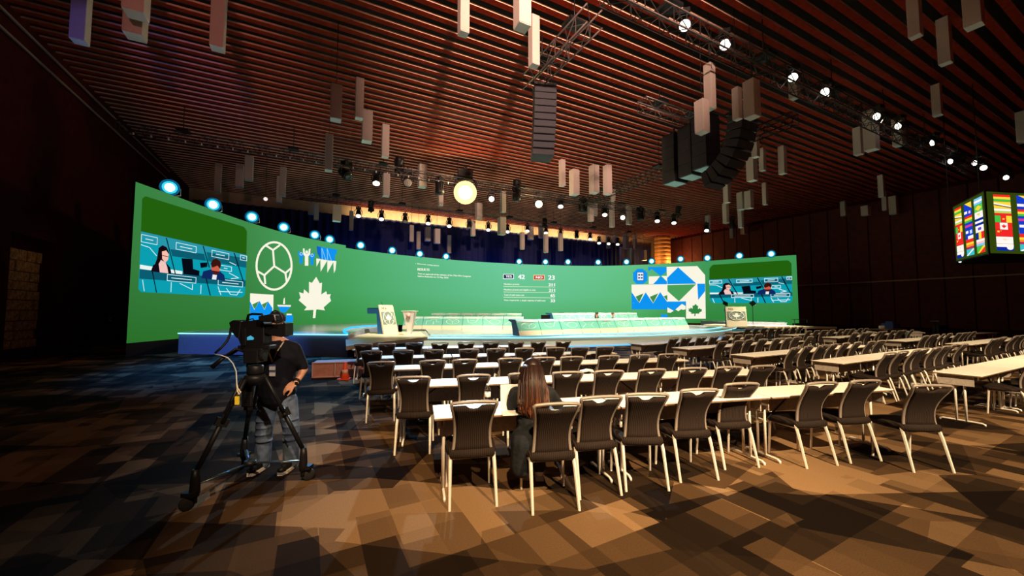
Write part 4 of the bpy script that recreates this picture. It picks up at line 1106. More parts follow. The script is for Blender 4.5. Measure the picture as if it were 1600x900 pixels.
# cap
c, M3, s = hinfo; cp = MB(); cp.ell(c+M3@Vector((0,-.012,.045)), (.084,.10,.083), nu=18, nv=12, rot=M3); cp.build('cap', mat('black_cap', (.008,.008,.012), .85), man)
m = MB(); pts = []
for k in range(11):
    q = math.pi*k/10; pts.append((.078*math.cos(q), .078+.075*math.sin(q), .045-.012*math.sin(q)))
pts += [(.07*math.cos(math.pi*(10-k)/10), .066, .052) for k in range(11)]
vs = [c+M3@Vector(p) for p in pts] + [c+M3@(Vector(p)+Vector((0,0,.008))) for p in pts]; n_ = len(pts)
m.add(vs, [list(range(n_)), [n_+i for i in range(n_)][::-1]] + [(i,(i+1)%n_,n_+(i+1)%n_,n_+i) for i in range(n_)]); m.build('cap_brim', mat('black_cap', (.008,.008,.012), .85), man)
# headset, lanyard with two badges, watch
m = MB(); m.tube([c+M3@Vector((.092*math.cos(q), -.012, .025+.115*math.sin(q))) for q in [math.pi*k/12 for k in range(13)]], .008, 6)
for k in (-1, 1): m.ell(c+M3@Vector((k*.088,-.012,-.015)), (.022,.034,.04), nu=12, nv=8, rot=M3)
m.build('headset', mat('grey_headset', (.05,.05,.06), .4), man)
bp = PL(425.5, 566, -.165)
m = MB(); m.tube([PL(418,534,-.03), PL(419,548,-.14), bp, PL(433,549,-.15), PL(443,534,-.03)], .008, 6, flat=(.3, 1.2)); m.build('lanyard', mat('pale_lanyard', (.62,.56,.46), .7), man)
for i, (py, cl) in enumerate(((574, (.7,.68,.66)), (583.5, (.78,.74,.7)))):
    m = MB(); m.box(PL(425.5, py, -.185), (.062,.004,.056)); m.build('badge', mat('badge_card', cl, .4), man)
    m = MB(); m.box(PL(425.5, py-3 , -.188), (.062,.004,.016)); m.build('badge_band', mat('blue_print', (.06,.12,.3), .4), man)
dv = (wL-eL).normalized(); m = MB(); m.tube([wL-dv*.022, wL+dv*.006], .037, 12); m.build('watch_strap', M_blackp, man); m = MB(); m.box(wL+Vector((.02,-.036,-.006)), (.03,.014,.03)); m.build('watch', M_blackp, man, bevel=.003)
dv = (wR-eR).normalized(); m = MB(); m.tube([wR-dv*.01, wR+dv*.008], .036, 12); m.build('wristband', mat('pale_wristband', (.75,.45,.3), .5), man)

# ================================================================ TRIPOD AND CAMERA
TY = 3.72
tri = thing('tripod', 'tall black twin tube camera tripod with spreader and wheels on the carpet', 'tripod', (at_Y(398,600,TY).x, TY, 0))
O2 = Vector(tri.location)
ft = [at_z(303, 795, 0)-O2, at_z(381, 731, 0)-O2, at_z(473, 752, 0)-O2]
hubz = at_Y(398, 590, TY).z
spread = []
for i, f in enumerate(ft):
    q = 0.0; dirv = Vector((f.x, f.y, 0)).normalized(); sd = Vector((-dirv.y, dirv.x, 0))
    topp = Vector((dirv.x*.085, dirv.y*.085, hubz)); foot = Vector((f.x, f.y, .30)); mid = topp.lerp(foot, .48)
    lg = MB(); lg.tube([topp+sd*.05, mid+sd*.034], .016, 8); lg.tube([topp-sd*.05, mid-sd*.034], .016, 8); lo = lg.build('leg', M_black, tri)
    m = MB(); m.tube([topp.lerp(foot, .40), foot], [.024, .021], 8); m.build('lower_tube', M_black, lo)
    m = MB(); dd = (foot-topp).normalized(); Mx = Matrix.Translation(mid) @ dd.to_track_quat('Z', 'Y').to_matrix().to_4x4(); m.box((0,0,0),(.055,.10,.07), M=Mx); m.ell(mid-sd*.06, (.018,.018,.018)); m.build('leg_clamp', M_blackp, lo)
    # wheel dolly at the foot
    m = MB(); m.tube([zset(f, .10), zset(f, .15), zset(f, .26), zset(f, .33)], [.032,.040,.034,.027], 10); m.tube([zset(f, .05), zset(f, .12)], .022, 8); m.box(zset(f+dirv*.03, .135), (.10,.08,.035)); wo = m.build('dolly_foot', M_black, tri)
    Mx = Matrix.Translation(zset(f+dirv*.05, .056)) @ Matrix.Rotation(math.atan2(dirv.y, dirv.x)+R(90), 4, 'Z') @ Matrix.Rotation(R(90), 4, 'Y')
    m = MB(); m.lathe([(.015,-.018),(.048,-.018),(.056,-.011),(.056,.011),(.048,.018),(.015,.018)], 20, M=Mx); m.build('wheel', M_rubber, wo)
    spread.append(zset(f, .20))
cen = Vector((sum(p.x for p in spread)/3, sum(p.y for p in spread)/3, .205))
M_arm = mat('blue_grey_arm', (.10,.13,.16), .28, .8)
for p in spread:
    m = MB(); m.tube([cen, p], .014, 6, flat=(.6, 1.5)); m.build('spreader_arm', M_arm, tri)
m = MB(); m.lathe([(.05,-.02),(.06,0),(.05,.025)], 14, M=Matrix.Translation(cen)); m.build('spreader_hub', M_black, tri)
# crown, fluid head, pan handles
m = MB(); m.lathe([(.05,-.07),(.085,-.03),(.095,.0),(.08,.03)], 18, M=Matrix.Translation((0,0,hubz))); m.build('crown', M_black, tri)
hz = at_Y(398, 556, TY).z
hm = MB(); hm.lathe([(.06,0),(.07,.02),(.07,.075),(.06,.09)], 18, M=Matrix.Translation((0,0,hubz+.03))); hm.box((0,0,hz+.0),(.13,.16,.12)); hm.lathe([(.05,-.09),(.062,-.07),(.062,.07),(.05,.09)], 16, M=Matrix.Translation((0,0,hz+.01)) @ Matrix.Rotation(R(90),4,'Y')); hm.box((0.01,0,hz+.085),(.30,.11,.035))
hd = hm.build('fluid_head', M_black, tri, bevel=.004)
def PT(px, py, dy=0): return at_Y(px, py, TY+dy)-O2
m = MB(); m.tube([PT(386,551,-.04), PT(368,545,-.12), PT(350,558,-.16)], .012, 8); m.tube([PT(354,555,-.155), PT(331,574,-.2)], [.017,.021], 8); m.build('pan_handle', M_blackp, tri)
m = MB(); m.tube([PT(388,553,.05), PT(375,545,.14), PT(362,553,.2), PT(352,556,.22)], .012, 8); m.build('pan_handle', M_blackp, tri)
m = MB(); m.tube([PT(336,554,-.2), PT(345,555,-.2), PT(356,559,-.18), PT(364,568,-.17), PT(369,580,-.22), PT(370,600,-.29)], .005, 6); m.build('cable', mat('white_cable', (.7,.7,.7), .5), tri)
m = MB(); m.tube([PT(370,600,-.30), PT(371,606,-.31), PT(376,613,-.31), PT(374,617,-.31), PT(371,611,-.31), PT(370,602,-.30)], .006, 6); m.build('rope_loop', mat('pale_rope', (.75,.66,.5), .8), tri)
for py in (622.5, 629):
    m = MB(); m.box(PT(370.5, py, -.32), (.034,.012,.034)); m.build('yellow_tag', mat('yellow_tape', (.95,.72,.05), .5), tri)
m = MB(); m.box(PT(387, 616, .06), (.10,.04,.24)); m.build('counterweight_bag', M_blackp, tri, bevel=.01)

vc = thing('video_camera', 'large black broadcast video camera with lens hood mounted on the tripod', 'camera', (at_Y(398,540,TY).x, TY, hz+.1025))
O3 = Vector(vc.location)
def PC(px, py, dy=0): return at_Y(px, py, TY+dy)-O3
def slab(name, pts, y0, y1, m_, parent=None, bev=.006):
    m = MB(); vs = [PC(x, y, y0) for x, y in pts]; w_ = [Vector((p.x, p.y+(y1-y0), p.z)) for p in vs]; n_ = len(pts)
    m.add(vs+w_, [list(range(n_)), [n_+i for i in range(n_)][::-1]] + [(i,(i+1)%n_,n_+(i+1)%n_,n_+i) for i in range(n_)])
    return m.build(name, m_, parent or vc, bevel=bev)
b0 = slab('body', [(373,503),(406,499),(412,505),(412,536),(407,548),(384,549),(377,543),(371,528)], -.065, .065, M_blackp)
slab('battery', [(357,504),(364,500),(376,502),(373,530),(368,527),(361,518)], -.075, .075, M_blackp)
slab('shoulder_base', [(379,545),(409,545),(406,556),(384,556)], -.07, .07, M_black)
m = MB(); m.tube([PC(386,502), PC(388,492.5), PC(394,490.5), PC(409,491), PC(413,498)], .012, 8); m.build('top_handle', M_blackp, vc)
m = MB(); Mx = Matrix.Translation(PC(413,516)) @ Matrix.Rotation(R(90),4,'Y'); m.lathe([(.055,-.02),(.058,.05),(.052,.06),(.052,.08)], 20, M=Mx); m.build('lens', M_blackp, vc)
hood = slab('lens_hood', [(413,509),(420,507),(443,506),(444,523),(440,527),(421,524),(413,521)], -.06, .06, M_blackp)
slab('hood_lip', [(442,505),(446,505),(446,525),(443,525)], -.066, .066, M_blackp, hood, .002)
ev = slab('viewfinder', [(403,494),(420,491),(429,492),(430,501),(418,503),(404,503)], -.14, -.06, M_blackp)
m = MB(); m.tube([PC(428.5,491.5,-.145), PC(430.5,501,-.145)], .006, 6); m.build('viewfinder_rim', mat('grey_rim', (.25,.2,.2), .4), ev)
slab('side_display', [(386,527),(391,524.5),(396,528),(395,531),(386,531.5)], -.075, -.067, em((90,200,235), .7), b0, .0)
slab('control_panel', [(376,514),(383,512),(384,540),(379,541)], -.078, -.065, M_black, b0, .002)
m = MB(); m.tube([PC(361,512,-.06), PC(359.5,522,-.08), PC(355,533,-.12), PC(346,543,-.16), PC(336,552,-.19)], .011, 8); m.build('strap', M_blackp, vc)
m = MB(); m.tube([PC(399,503,.05), PC(395,498,.06), PC(386,500,.06)], .006, 6); m.build('cable', M_rubber, vc)

# ================================================================ SEATED WOMAN
WY = 3.72
wo = thing('person', 'woman with long auburn hair in dark coat seated at the nearest table', 'person', (at_Y(833,650,WY).x, WY, 0))
O = Vector(wo.location)
def W(px, py, dy=0): return at_Y(px, py, WY+dy)-O
hc = W(831, 581, .08); nb = W(833, 607, .02); ch = W(834, 625, .0); be = W(834, 655, -.03); pe = zset(W(836, 690, -.04), .53)
sL = W(806, 615, .02); sR = W(858, 615, .02); eL = W(797, 640, .10); wl_ = W(792, 634, .30); eR = W(872, 633, .14); wr2 = W(870, 628, .36)
body = MB(); body.chain([nb, ch, be, pe], [.065,.13,.12,.14], 14); body.ell(ch, (.16,.10,.12)); body.cap(nb, .05, hc+Vector((0,-.01,-.06)), .05)
body.chain([sL, eL, wl_], [.05,.038,.026]); body.chain([sR, eR, wr2], [.05,.038,.026]); body.cap(nb, .055, sL, .05); body.cap(nb, .055, sR, .05)
kL_ = zset(pe+Vector((-.10,.42,0)), .50); kR_ = zset(pe+Vector((.12,.42,0)), .50)
fL_ = zset(pe+Vector((-.06,.36,0)), .10); fR_ = zset(W(846,742,.0), .10); fR_.y = pe.y+.34
body.chain([pe+Vector((-.08,0,0)), kL_, fL_], [.085,.058,.04]); body.chain([pe+Vector((.08,0,0)), kR_, fR_], [.085,.058,.04])
for f in (fL_, fR_): body.cap(f+Vector((0,0,-.04)), .035, f+Vector((0,.13,-.06)), .03)
hi = head(body, hc, (-.1, 1, -.28), .96)
hand(body, wl_, (-.1,1,-.1), (0,0,-1), 1, .5, .92); hand(body, wr2, (.15,1,-.1), (0,0,-1), -1, .4, .92)
body.blob('body', M_skin, wo, .008, 3); face_bits(wo, hi, M_hair)
ct = MB(); ct.chain([ch+Vector((0,0,.02)), be, pe], [.15,.15,.17], 16); ct.ell(ch+Vector((0,0,.02)), (.19,.12,.13)); ct.ell(pe+Vector((-.02,0,-.02)), (.21,.18,.14)); ct.ell(be, (.17,.14,.15))
ct.chain([sL, eL, wl_.lerp(eL, .15)], [.07,.058,.045]); ct.chain([sR, eR, wr2.lerp(eR, .15)], [.07,.058,.045]); ct.cap(nb+Vector((0,0,-.02)), .075, sL, .068); ct.cap(nb+Vector((0,0,-.02)), .075, sR, .068)
ct.chain([pe+Vector((-.10,-.06,-.02)), pe+Vector((-.13,-.04,-.26))], [.13,.10]); ct.chain([pe+Vector((-.08,0,0)), pe.lerp(kL_, .7)+Vector((-.02,0,0))], [.11,.09]); ct.chain([pe+Vector((.08,0,0)), pe.lerp(kR_, .7)], [.11,.09])
ct.blob('coat', mat('charcoal_wool', (.012,.014,.018), .9, 0, .4, .3, 25, .25), wo, .012, 5)
tr_ = MB(); tr_.chain([pe+Vector((-.08,0,0)), kL_, fL_], [.098,.072,.056]); tr_.chain([pe+Vector((.08,0,0)), kR_, fR_], [.098,.072,.056]); tr_.blob('trousers', mat('black_trousers', (.01,.01,.013), .85), wo, .011, 3)
for f in (fL_, fR_):
    b_ = zset(f, 0); m = MB(); m.prism([(-.04,-.06),(-.042,.05),(-.035,.15),(0,.19),(.035,.15),(.042,.05),(.04,-.06)], 0, .035, M=Matrix.Translation(b_)); m.build('sole', mat('white_sole', (.7,.66,.6), .6), wo)
    m = MB(); m.cap(b_+Vector((0,-.01,.07)), .045, b_+Vector((0,.11,.055)), .038, 10); m.blob('shoe', M_white, wo, .009, 3)
# hair: a soft mass and many strands, dark at the crown and auburn below
def ombre(name, c0, c1, c2):
    m_ = bpy.data.materials.new(name); m_.use_nodes = True; nt = m_.node_tree; b_ = nt.nodes['Principled BSDF']
    tc = nt.nodes.new('ShaderNodeTexCoord'); sp = nt.nodes.new('ShaderNodeSeparateXYZ'); nt.links.new(tc.outputs['Object'], sp.inputs[0])
    mr = nt.nodes.new('ShaderNodeMapRange'); mr.inputs['From Min'].default_value = hc.z+.12; mr.inputs['From Max'].default_value = W(833,650).z; nt.links.new(sp.outputs[2], mr.inputs['Value'])
    cr = nt.nodes.new('ShaderNodeValToRGB'); e = cr.color_ramp.elements; e[0].color = (*c0, 1); e[0].position = .2; e[1].color = (*c2, 1); x = e.new(.6); x.color = (*c1, 1)
    nt.links.new(mr.outputs[0], cr.inputs[0]); nt.links.new(cr.outputs[0], b_.inputs['Base Color']); b_.inputs['Roughness'].default_value = .42; b_.inputs['Specular IOR Level'].default_value = .3
    return m_
M_aub = ombre('auburn_ombre_hair', (.016,.007,.006), (.026,.010,.007), (.075,.024,.011)); M_aub2 = ombre('light_auburn_strand', (.03,.012,.009), (.10,.034,.016), (.30,.105,.04))
c, M3, s = hi
hm = MB(); hm.ell(c+M3@Vector((0,-.02,.035)), (.092,.108,.10), nu=18, nv=12, rot=M3)
hm.chain([c+Vector((0,-.03,.0)), W(833,603,-.035), W(834,618,-.05)], [.088,.088,.088], 14)
for px_, py_, rx_ in ((834,625,.15),(834,640,.125),(833,652,.07)): hm.ell(W(px_, py_, -.125), (rx_,.040,.10))
hair = hm.blob('hair', M_aub, wo, .010, 4)
st = MB()
for i in range(150):
    a = rnd.uniform(-1, 1); fr_ = rnd.uniform(0, 1)
    x0_ = 833+a*9; p0 = W(x0_, 561+abs(a)*3+fr_*4, .08-.05*fr_)
    x1_ = 832+a*17; x2_ = 834+a*23*rnd.uniform(.85, 1.1); x3_ = 833+a*22*rnd.uniform(.7, 1.05); ye = rnd.uniform(636, 662) - abs(a)*10
    pts = [p0, W(x1_, 575, -.02-.05*(1-a*a)), W(x1_+a*4, 592, -.055-.08*(1-a*a)), W(x2_, 610, -.10-.07*(1-a*a)+rnd.uniform(0, .012)), W(x2_+rnd.uniform(-1.5, 1.5), 628, -.145-.04*(1-a*a)), W(x3_+rnd.uniform(-2, 2), (628+ye)/2+4, -.165-.02*(1-a*a)), W(833+a*15*rnd.uniform(.6, 1.1), ye, -.165)]
    st.tube(pts, [.0045,.0055,.006,.0065,.0065,.005,.0015], 5, mat=(1 if rnd.random() < .24 else 0))
tag(st.build('strands', [M_aub, M_aub2], hair), kind='stuff')
# ================================================================ TRUSSES
def make_truss(name, label, A, B, w_=.42, rods=True, bay=.55, tm=None):
    tm = tm or M_truss
    """box truss of four chords with lacing between the points A and B, hung on steel rods"""
    A = Vector(A); B = Vector(B); d = B-A; L = d.length
    t = thing(name, label, 'truss', A, math.atan2(d.y, d.x)); h = w_/2
    for y, z in ((-h,-h),(h,-h),(h,h),(-h,h)):
        m = MB(); m.tube([(0,y,z),(L,y,z)], .028, 6); m.build('chord', tm, t)
    n = max(2, int(L/bay)); lc = MB()
    for i in range(n):
        x0_, x1_ = L*i/n, L*(i+1)/n; f = i % 2
        for (a, b) in (((-h,-h),(-h,h)), ((h,-h),(h,h)), ((-h,-h),(h,-h)), ((-h,h),(h,h))):
            p, q = (a, b) if f else (b, a)
            lc.tube([(x0_, *p), (x1_, *q)], .014, 4, smooth=False)
        if i % 2 == 0:
            for (a, b) in (((-h,-h),(-h,h)), ((h,-h),(h,h)), ((-h,-h),(h,-h)), ((-h,h),(h,h))): lc.tube([(x0_, *a), (x0_, *b)], .014, 4, smooth=False)
    tag(lc.build('lacing', tm, t), kind='stuff')
    if rods:
        k = max(2, int(L/5)+1)
        for i in range(k):
            x = L*(i+.5)/k; m = MB(); m.tube([(x,0,h),(x,0,ZC+.4-A.z)], .018, 5); m.build('hanging_rod', M_black, t)
            m = MB(); m.box((x,0,h+.12),(.5,w_+.1,.10)); m.build('clamp_bar', M_black, t)
    return t
UA, UB, UF, ZTR = 23.4, 31.4, 7.3, 9.75
make_truss('lighting_truss', 'front stage lighting truss crossing the ceiling above the delegate desks', RV(-8, UA, ZTR+.25), RV(29, UA, ZTR+.25))
make_truss('lighting_truss', 'rear stage lighting truss hanging before the lit beige bulkhead', RV(-1, UB, ZTR+.2), RV(33, UB, ZTR+.2))
make_truss('lighting_truss', 'dark lighting truss with bright spotlights crossing the upper right of the hall', RV(6.5, UF, 9.9), RV(34, UF, 9.9), .5, tm=M_truss2)
# short truss above the left line array, along the room axis u
pa = at_z(826, 132, 10.25); va, ua = toroom(pa); pb = at_z(930, 25, 10.25); vb, ub = toroom(pb)
make_truss('speaker_truss', 'short truss slanting up to the top edge of the picture over the left speaker column', RV(va, ua, 10.25), RV(va, ub, 10.25), .55, True, .5)
pc = at_z(1003, 165, 10.6); vc_, uc_ = toroom(pc)
make_truss('speaker_truss', 'dark truss above the black speaker stack at right of centre', RV(vc_, uc_, 10.65), RV(vc_+4.4, uc_, 10.65), .5)
pc = at_z(1290, 262, 9.4); v2, u2 = toroom(pc)
make_truss('lighting_truss', 'dark truss in the gloom at the right running towards the stage', RV(17.5, 8.4, 9.6), RV(17.5, 22.5, 9.6), .45, tm=M_truss2)
# row of small clips with white tags along the lower chord of the front truss
clip = MB(); clip.box((0,0,0),(.05,.05,.12)); clip_me = clip.mesh('clip', mat('white_clip', (.8,.75,.72), .5))
nclip = 0
ftr = [o for o in COL.objects if o.name == 'lighting_truss'][0]
for k in range(26):
    o = bpy.data.objects.new('clip', clip_me); COL.objects.link(o); o.parent = ftr; o.location = (.6+.62*k, -.21, -.26)

# ================================================================ SPOTLIGHTS
def make_spot_mesh(lens_mat, scale=1.0):
    hm_ = MB(); hm_.lathe([(.10,-.30),(.14,-.26),(.15,-.05),(.17,.02),(.175,.13),(.16,.14)], 16)      # +z = beam
    ln_ = MB(); ln_.lathe([(.0,.145),(.145,.145),(.12,.165),(0,.175)], 16)
    return hm_.mesh('housing', M_black), ln_.mesh('lens', lens_mat)
yk = MB(); yk.tube([(-.20,0,0),(-.21,0,.22),(-.12,0,.30),(.12,0,.30),(.21,0,.22),(.20,0,0)], .022, 6); yk_me = yk.mesh('yoke', M_black)
bs = MB(); bs.box((0,0,.37),(.30,.24,.14)); bs.box((0,0,.47),(.08,.08,.10)); bs_me = bs.mesh('base_box', M_black, .01)
_sm = {}
def spotlight(loc, beam, lens_mat, label, group, scale=1.0, over=False):
    """moving head: base box and yoke hanging from the truss, head turned along the beam"""
    key = lens_mat.name
    if key not in _sm: _sm[key] = make_spot_mesh(lens_mat)
    t = thing('spotlight', label, 'spotlight', loc, 0, group); t.scale = (scale,)*3
    b = Vector(beam).normalized(); az = math.atan2(b.y, b.x)+R(90)
    for nm, me in (('base_box', bs_me), ('yoke', yk_me)):
        o = bpy.data.objects.new(nm, me); COL.objects.link(o); o.parent = t; o.rotation_euler = (R(180) if over else 0, 0, az)
    h_ = bpy.data.objects.new('housing', _sm[key][0]); COL.objects.link(h_); h_.parent = t
    h_.rotation_euler = b.to_track_quat('Z', 'Y').to_euler()
    l_ = bpy.data.objects.new('lens', _sm[key][1]); COL.objects.link(l_); l_.parent = h_
    return t
TOCAM = lambda p: (Vector((0,0,CH))-Vector(p))
LW = em((255,250,232), 3.0); LD = mat('dark_lens', (.30,.27,.25), .15); LDIM = em((255,244,222), 1.0); LOFF = mat('off_lens', (.02,.02,.03), .1)
HOT = em((255,226,150), 12.0)
# front stage truss
fa = [(541,273,'tilt'),(588,283,'down'),(637,284,'grey'),(687,297,'off'),(727,301,'hot'),(768,311,'star'),(807,308,'off'),(842,319,'warm'),(876,320,'down'),
      (911,326,'off'),(945,333,'down'),(973,340,'star'),(1001,339,'off'),(1027,343,'down'),(1053,346,'down'),(1104,358,'down'),(1144,352,'off')]
for i, (px, py, k) in enumerate(fa):
    p = at_u(px, py, UA); lab = 'spotlight, %s from left under the front stage truss' % ORD[i+1]
    tc_ = TOCAM(p).normalized(); dn_ = Vector((0,0,-1))
    if k == 'tilt': spotlight(p, Vector((.6,-.3,-.5)), LOFF, 'dark tilted '+lab, None, 1.7)
    elif k == 'down': spotlight(p, dn_*1.0+tc_*.7, LW, 'black '+lab+', lens white', None, 1.35)
    elif k == 'grey': spotlight(p, tc_+dn_*.3, LD, 'black '+lab+', lens grey', None, 1.7)
    elif k == 'off': spotlight(p, dn_+Vector((.1,.1,0)), LOFF, 'dark '+lab, None, 1.75)
    elif k == 'star': spotlight(p, tc_, LW, 'small glaring '+lab, None, 1.25)
    elif k == 'warm': spotlight(p, tc_, em((255,236,190), 6.0), 'glaring warm '+lab, None, 1.7)
    else: hot_t = spotlight(p, tc_, HOT, 'blinding warm white '+lab+', brightest of all', None, 3.2)  # head enlarged so its lens covers the lamp's glow
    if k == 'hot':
        hr = MB(); hr.lathe([(.145,.141),(.23,.141),(.23,.150),(.145,.152)], 20); hr.build('lens_glow_ring', em((255,222,150), 1.7), [c for c in hot_t.children if c.name.startswith('housing')][0])  # glowing ring stands for the glare round the lens
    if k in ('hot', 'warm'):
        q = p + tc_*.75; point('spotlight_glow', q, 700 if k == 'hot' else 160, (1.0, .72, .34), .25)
for i, (px, py) in enumerate(((624,252),(807,286),(1060,326))):
    p = at_u(px, py, UA); spotlight(p, Vector((.2,-.2,1)), LOFF, 'dark spotlight standing up on the front stage truss, %s from the left' % ORD[i+1], None, 1.5, True)
# rear truss
for i, (px, py) in enumerate([(560,335),(596,340),(633,344),(669,347),(702,351),(733,353),(763,357),(793,360),(824,359),(853,362),(876,365),(901,369),(922,372),(936,378),(951,379),(965,380)]):
    p = at_u(px, py, UB); tc_ = TOCAM(p).normalized()
    spotlight(p, Vector((0,0,-1))+tc_*(.75 if i not in (5, 11) else .2), LW if i not in (2, 5, 11) else LD, 'small black spotlight, %s from left under the rear stage truss' % ORD[i+1], None, 1.25)
for i, (px, py) in enumerate(((580,318),(851,345))):
    p = at_u(px, py, UB); spotlight(p, Vector((.1,.1,1)), LOFF, 'dark spotlight standing up on the rear stage truss, %s one' % ('left', 'right')[i], None, 1.4, True)
# bright spots on the truss at the upper right
for i, (px, py, e_) in enumerate([(1070,40,0),(1133,70,0),(1241,121,.25),(1292,143,.45),(1374,181,.7),(1408,196,.95),(1462,222,1.3),(1490,251,1.2),(1527,254,1.0),(1538,262,.2),(1575,277,.6)]):
    p = at_u(px, py, UF); tc_ = TOCAM(p).normalized(); side = Vector((-tc_.y, tc_.x, 0)).normalized()
    spotlight(p - tc_*.15, tc_ + side*(-e_), em((255,252,240), 4.0), 'bright white spotlight, %s from left on the dark truss at the upper right' % ORD[i+1], None, 1.05)
    if i in (0, 1, 2, 3, 4):
        spot('audience_light', p+tc_*.5-Vector((0,0,.2)), RV(toroom(p)[0]-1.0, 2.0, 0), 260, (1.0, .74, .46), 60, .8, .15)

# ================================================================ CYAN WASH LIGHTS ON THE SCREEN EDGE
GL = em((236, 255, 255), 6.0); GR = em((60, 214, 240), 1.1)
w1 = MB(); w1.lathe([(0,.16),(.165,.16),(.165,.175),(0,.18)], 18); gl_me = w1.mesh('lens', GL)
w2 = MB(); w2.lathe([(.165,.155),(.25,.155),(.25,.168),(.165,.170)], 20); gr_me = w2.mesh('cyan_glow_ring', GR)  # glowing ring stands for the cyan halo round the lamp
w5 = MB(); w5.lathe([(.25,.154),(.33,.154),(.33,.160),(.25,.164)], 20); gs_me = w5.mesh('outer_glow_ring', em((12, 96, 138), 0.9))  # dimmer ring carries the painted halo further out
w3 = MB(); w3.lathe([(.12,-.22),(.22,-.16),(.31,.0),(.335,.15),(.32,.153)], 18); gh_me = w3.mesh('housing', M_black)
w4 = MB(); w4.tube([(-.34,0,0),(-.35,0,-.28),(0,0,-.36),(.35,0,-.28),(.34,0,0)], .02, 6); w4.tube([(0,0,-.33),(0,0,-.62)], .02, 6); gy_me = w4.mesh('bracket', M_legs)
cy_px = [(270,293),(337,320),(397,339),(446,355),(494,367),(517,374),(565,383),(614,391),(657,396.5),(698,400.5),(812,408.5),(853,409),(888,409),(935,409.5),(979,409),(1018,408),(1063,404.5),(1105,403),(1155,399.5),(1205,396.5)]
for i, (px, py) in enumerate(cy_px):
    p = on_wall(px, py, -.12); tc_ = TOCAM(p).normalized()
    t = thing('wash_light', 'cyan white wash light, %s from left along the top of the green screen' % ORD[i+1], 'wash light', p, 0, 'cyan wash lights on the screen edge')
    q = tc_.to_track_quat('Z', 'Y').to_euler()
    for nm, me in (('housing', gh_me), ('lens', gl_me), ('cyan_glow_ring', gr_me), ('outer_glow_ring', gs_me)):
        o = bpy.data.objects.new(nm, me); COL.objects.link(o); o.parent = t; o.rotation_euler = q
    o = bpy.data.objects.new('bracket', gy_me); COL.objects.link(o); o.parent = t; o.rotation_euler.z = math.atan2(tc_.y, tc_.x)+R(90)
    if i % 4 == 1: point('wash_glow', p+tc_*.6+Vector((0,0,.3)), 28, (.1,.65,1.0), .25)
p = at_u(415, 311, 27)
t = thing('bulb', 'single small white lamp in the dark above the left of the green screen', 'lamp', p); m = MB(); m.ell((0,0,0), (.11,)*3, nu=12, nv=8); m.build('globe', em((255,240,235), 1.0), t); m = MB(); m.tube([(0,0,.1),(0,0,ZC+.3-p.z)], .015, 5); m.build('rod', M_black, t)

# ================================================================ LOUDSPEAKERS
def cabinet(m, W_, D_, H_, Mx):
    m.add([(-W_/2,-D_/2,-H_/2*.98),(W_/2,-D_/2,-H_/2*.98),(W_/2*.9,D_/2,-H_/2*.8),(-W_/2*.9,D_/2,-H_/2*.8),(-W_/2,-D_/2,H_/2*.98),(W_/2,-D_/2,H_/2*.98),(W_/2*.9,D_/2,H_/2*.8),(-W_/2*.9,D_/2,H_/2*.8)],
          [(0,3,2,1),(4,5,6,7),(0,1,5,4),(1,2,6,5),(2,3,7,6),(3,0,4,7)], 0, Mx)
M_grille = mat('speaker_grille', (.016,.018,.028), .7, 0, .6, .2, 90)
ptop = at_z(850, 141, 10.0); pbot = at_Y(848, 252, ptop.y+.6)
t = thing('line_array', 'tall black column of stacked loudspeakers hanging left of centre', 'loudspeaker', (ptop.x, ptop.y, ptop.z), R(8))
nC = 10; H_ = (ptop.z-pbot.z)/nC
for k in range(nC):
    f = (k+.5)/nC; Mx = Matrix.Translation(((pbot.x-ptop.x)*f, .45*f*f, -H_*nC*f)) @ Matrix.Rotation(-R(2+8*f*f), 4, 'X')
    m = MB(); cabinet(m, .84, .6, H_*.98, Mx); c_ = m.build('cabinet', M_speaker, t, bevel=.008)
    m = MB(); m.box((0,-.302,0),(.80,.012,H_*.84), M=Mx); m.build('grille', M_grille, c_)
m = MB(); m.box((0,0,.06),(.8,.7,.08)); m.tube([(-.3,0,.05),(0,0,.5)], .015, 5); m.tube([(.3,0,.05),(0,0,.5)], .015, 5); m.build('flying_frame', M_black, t)
# subwoofer stacks; the cyan light on their undersides is painted in
M_cy = mat('cyan_lit_underside', (.30,.55,.60), .5)
for i, (px, py) in enumerate(((1055,288),(1081,278),(1104,266))):
    p = at_z(px, py, 7.7); t = thing('subwoofer_stack', 'black hanging subwoofer stack with cyan lit underside, %s' % ('nearest the stage, lowest in view', 'middle of the three', 'nearest the camera')[i], 'loudspeaker', p, ROOM_RZ)
    for k in range(4):
        m = MB(); m.box((0,0,.30+.56*k),(.92,.70,.55)); m.build('cabinet', M_speaker, t, bevel=.012)
        m = MB(); m.box((0,-.356,.30+.56*k),(.86,.012,.49)); m.build('grille', M_grille, t)
    m = MB(); m.box((0,0,.012),(.80,.60,.012)); m.build('underside', M_cy, t)
    m = MB(); m.box((0,0,2.32),(.8,.7,.08)); m.tube([(0,-.3,2.3),(0,0,2.62)], .015, 5); m.tube([(0,.3,2.3),(0,0,2.62)], .015, 5); m.tube([(0,0,2.6),(0,0,2.72)], .05, 6); m.build('flying_frame', M_black, t)
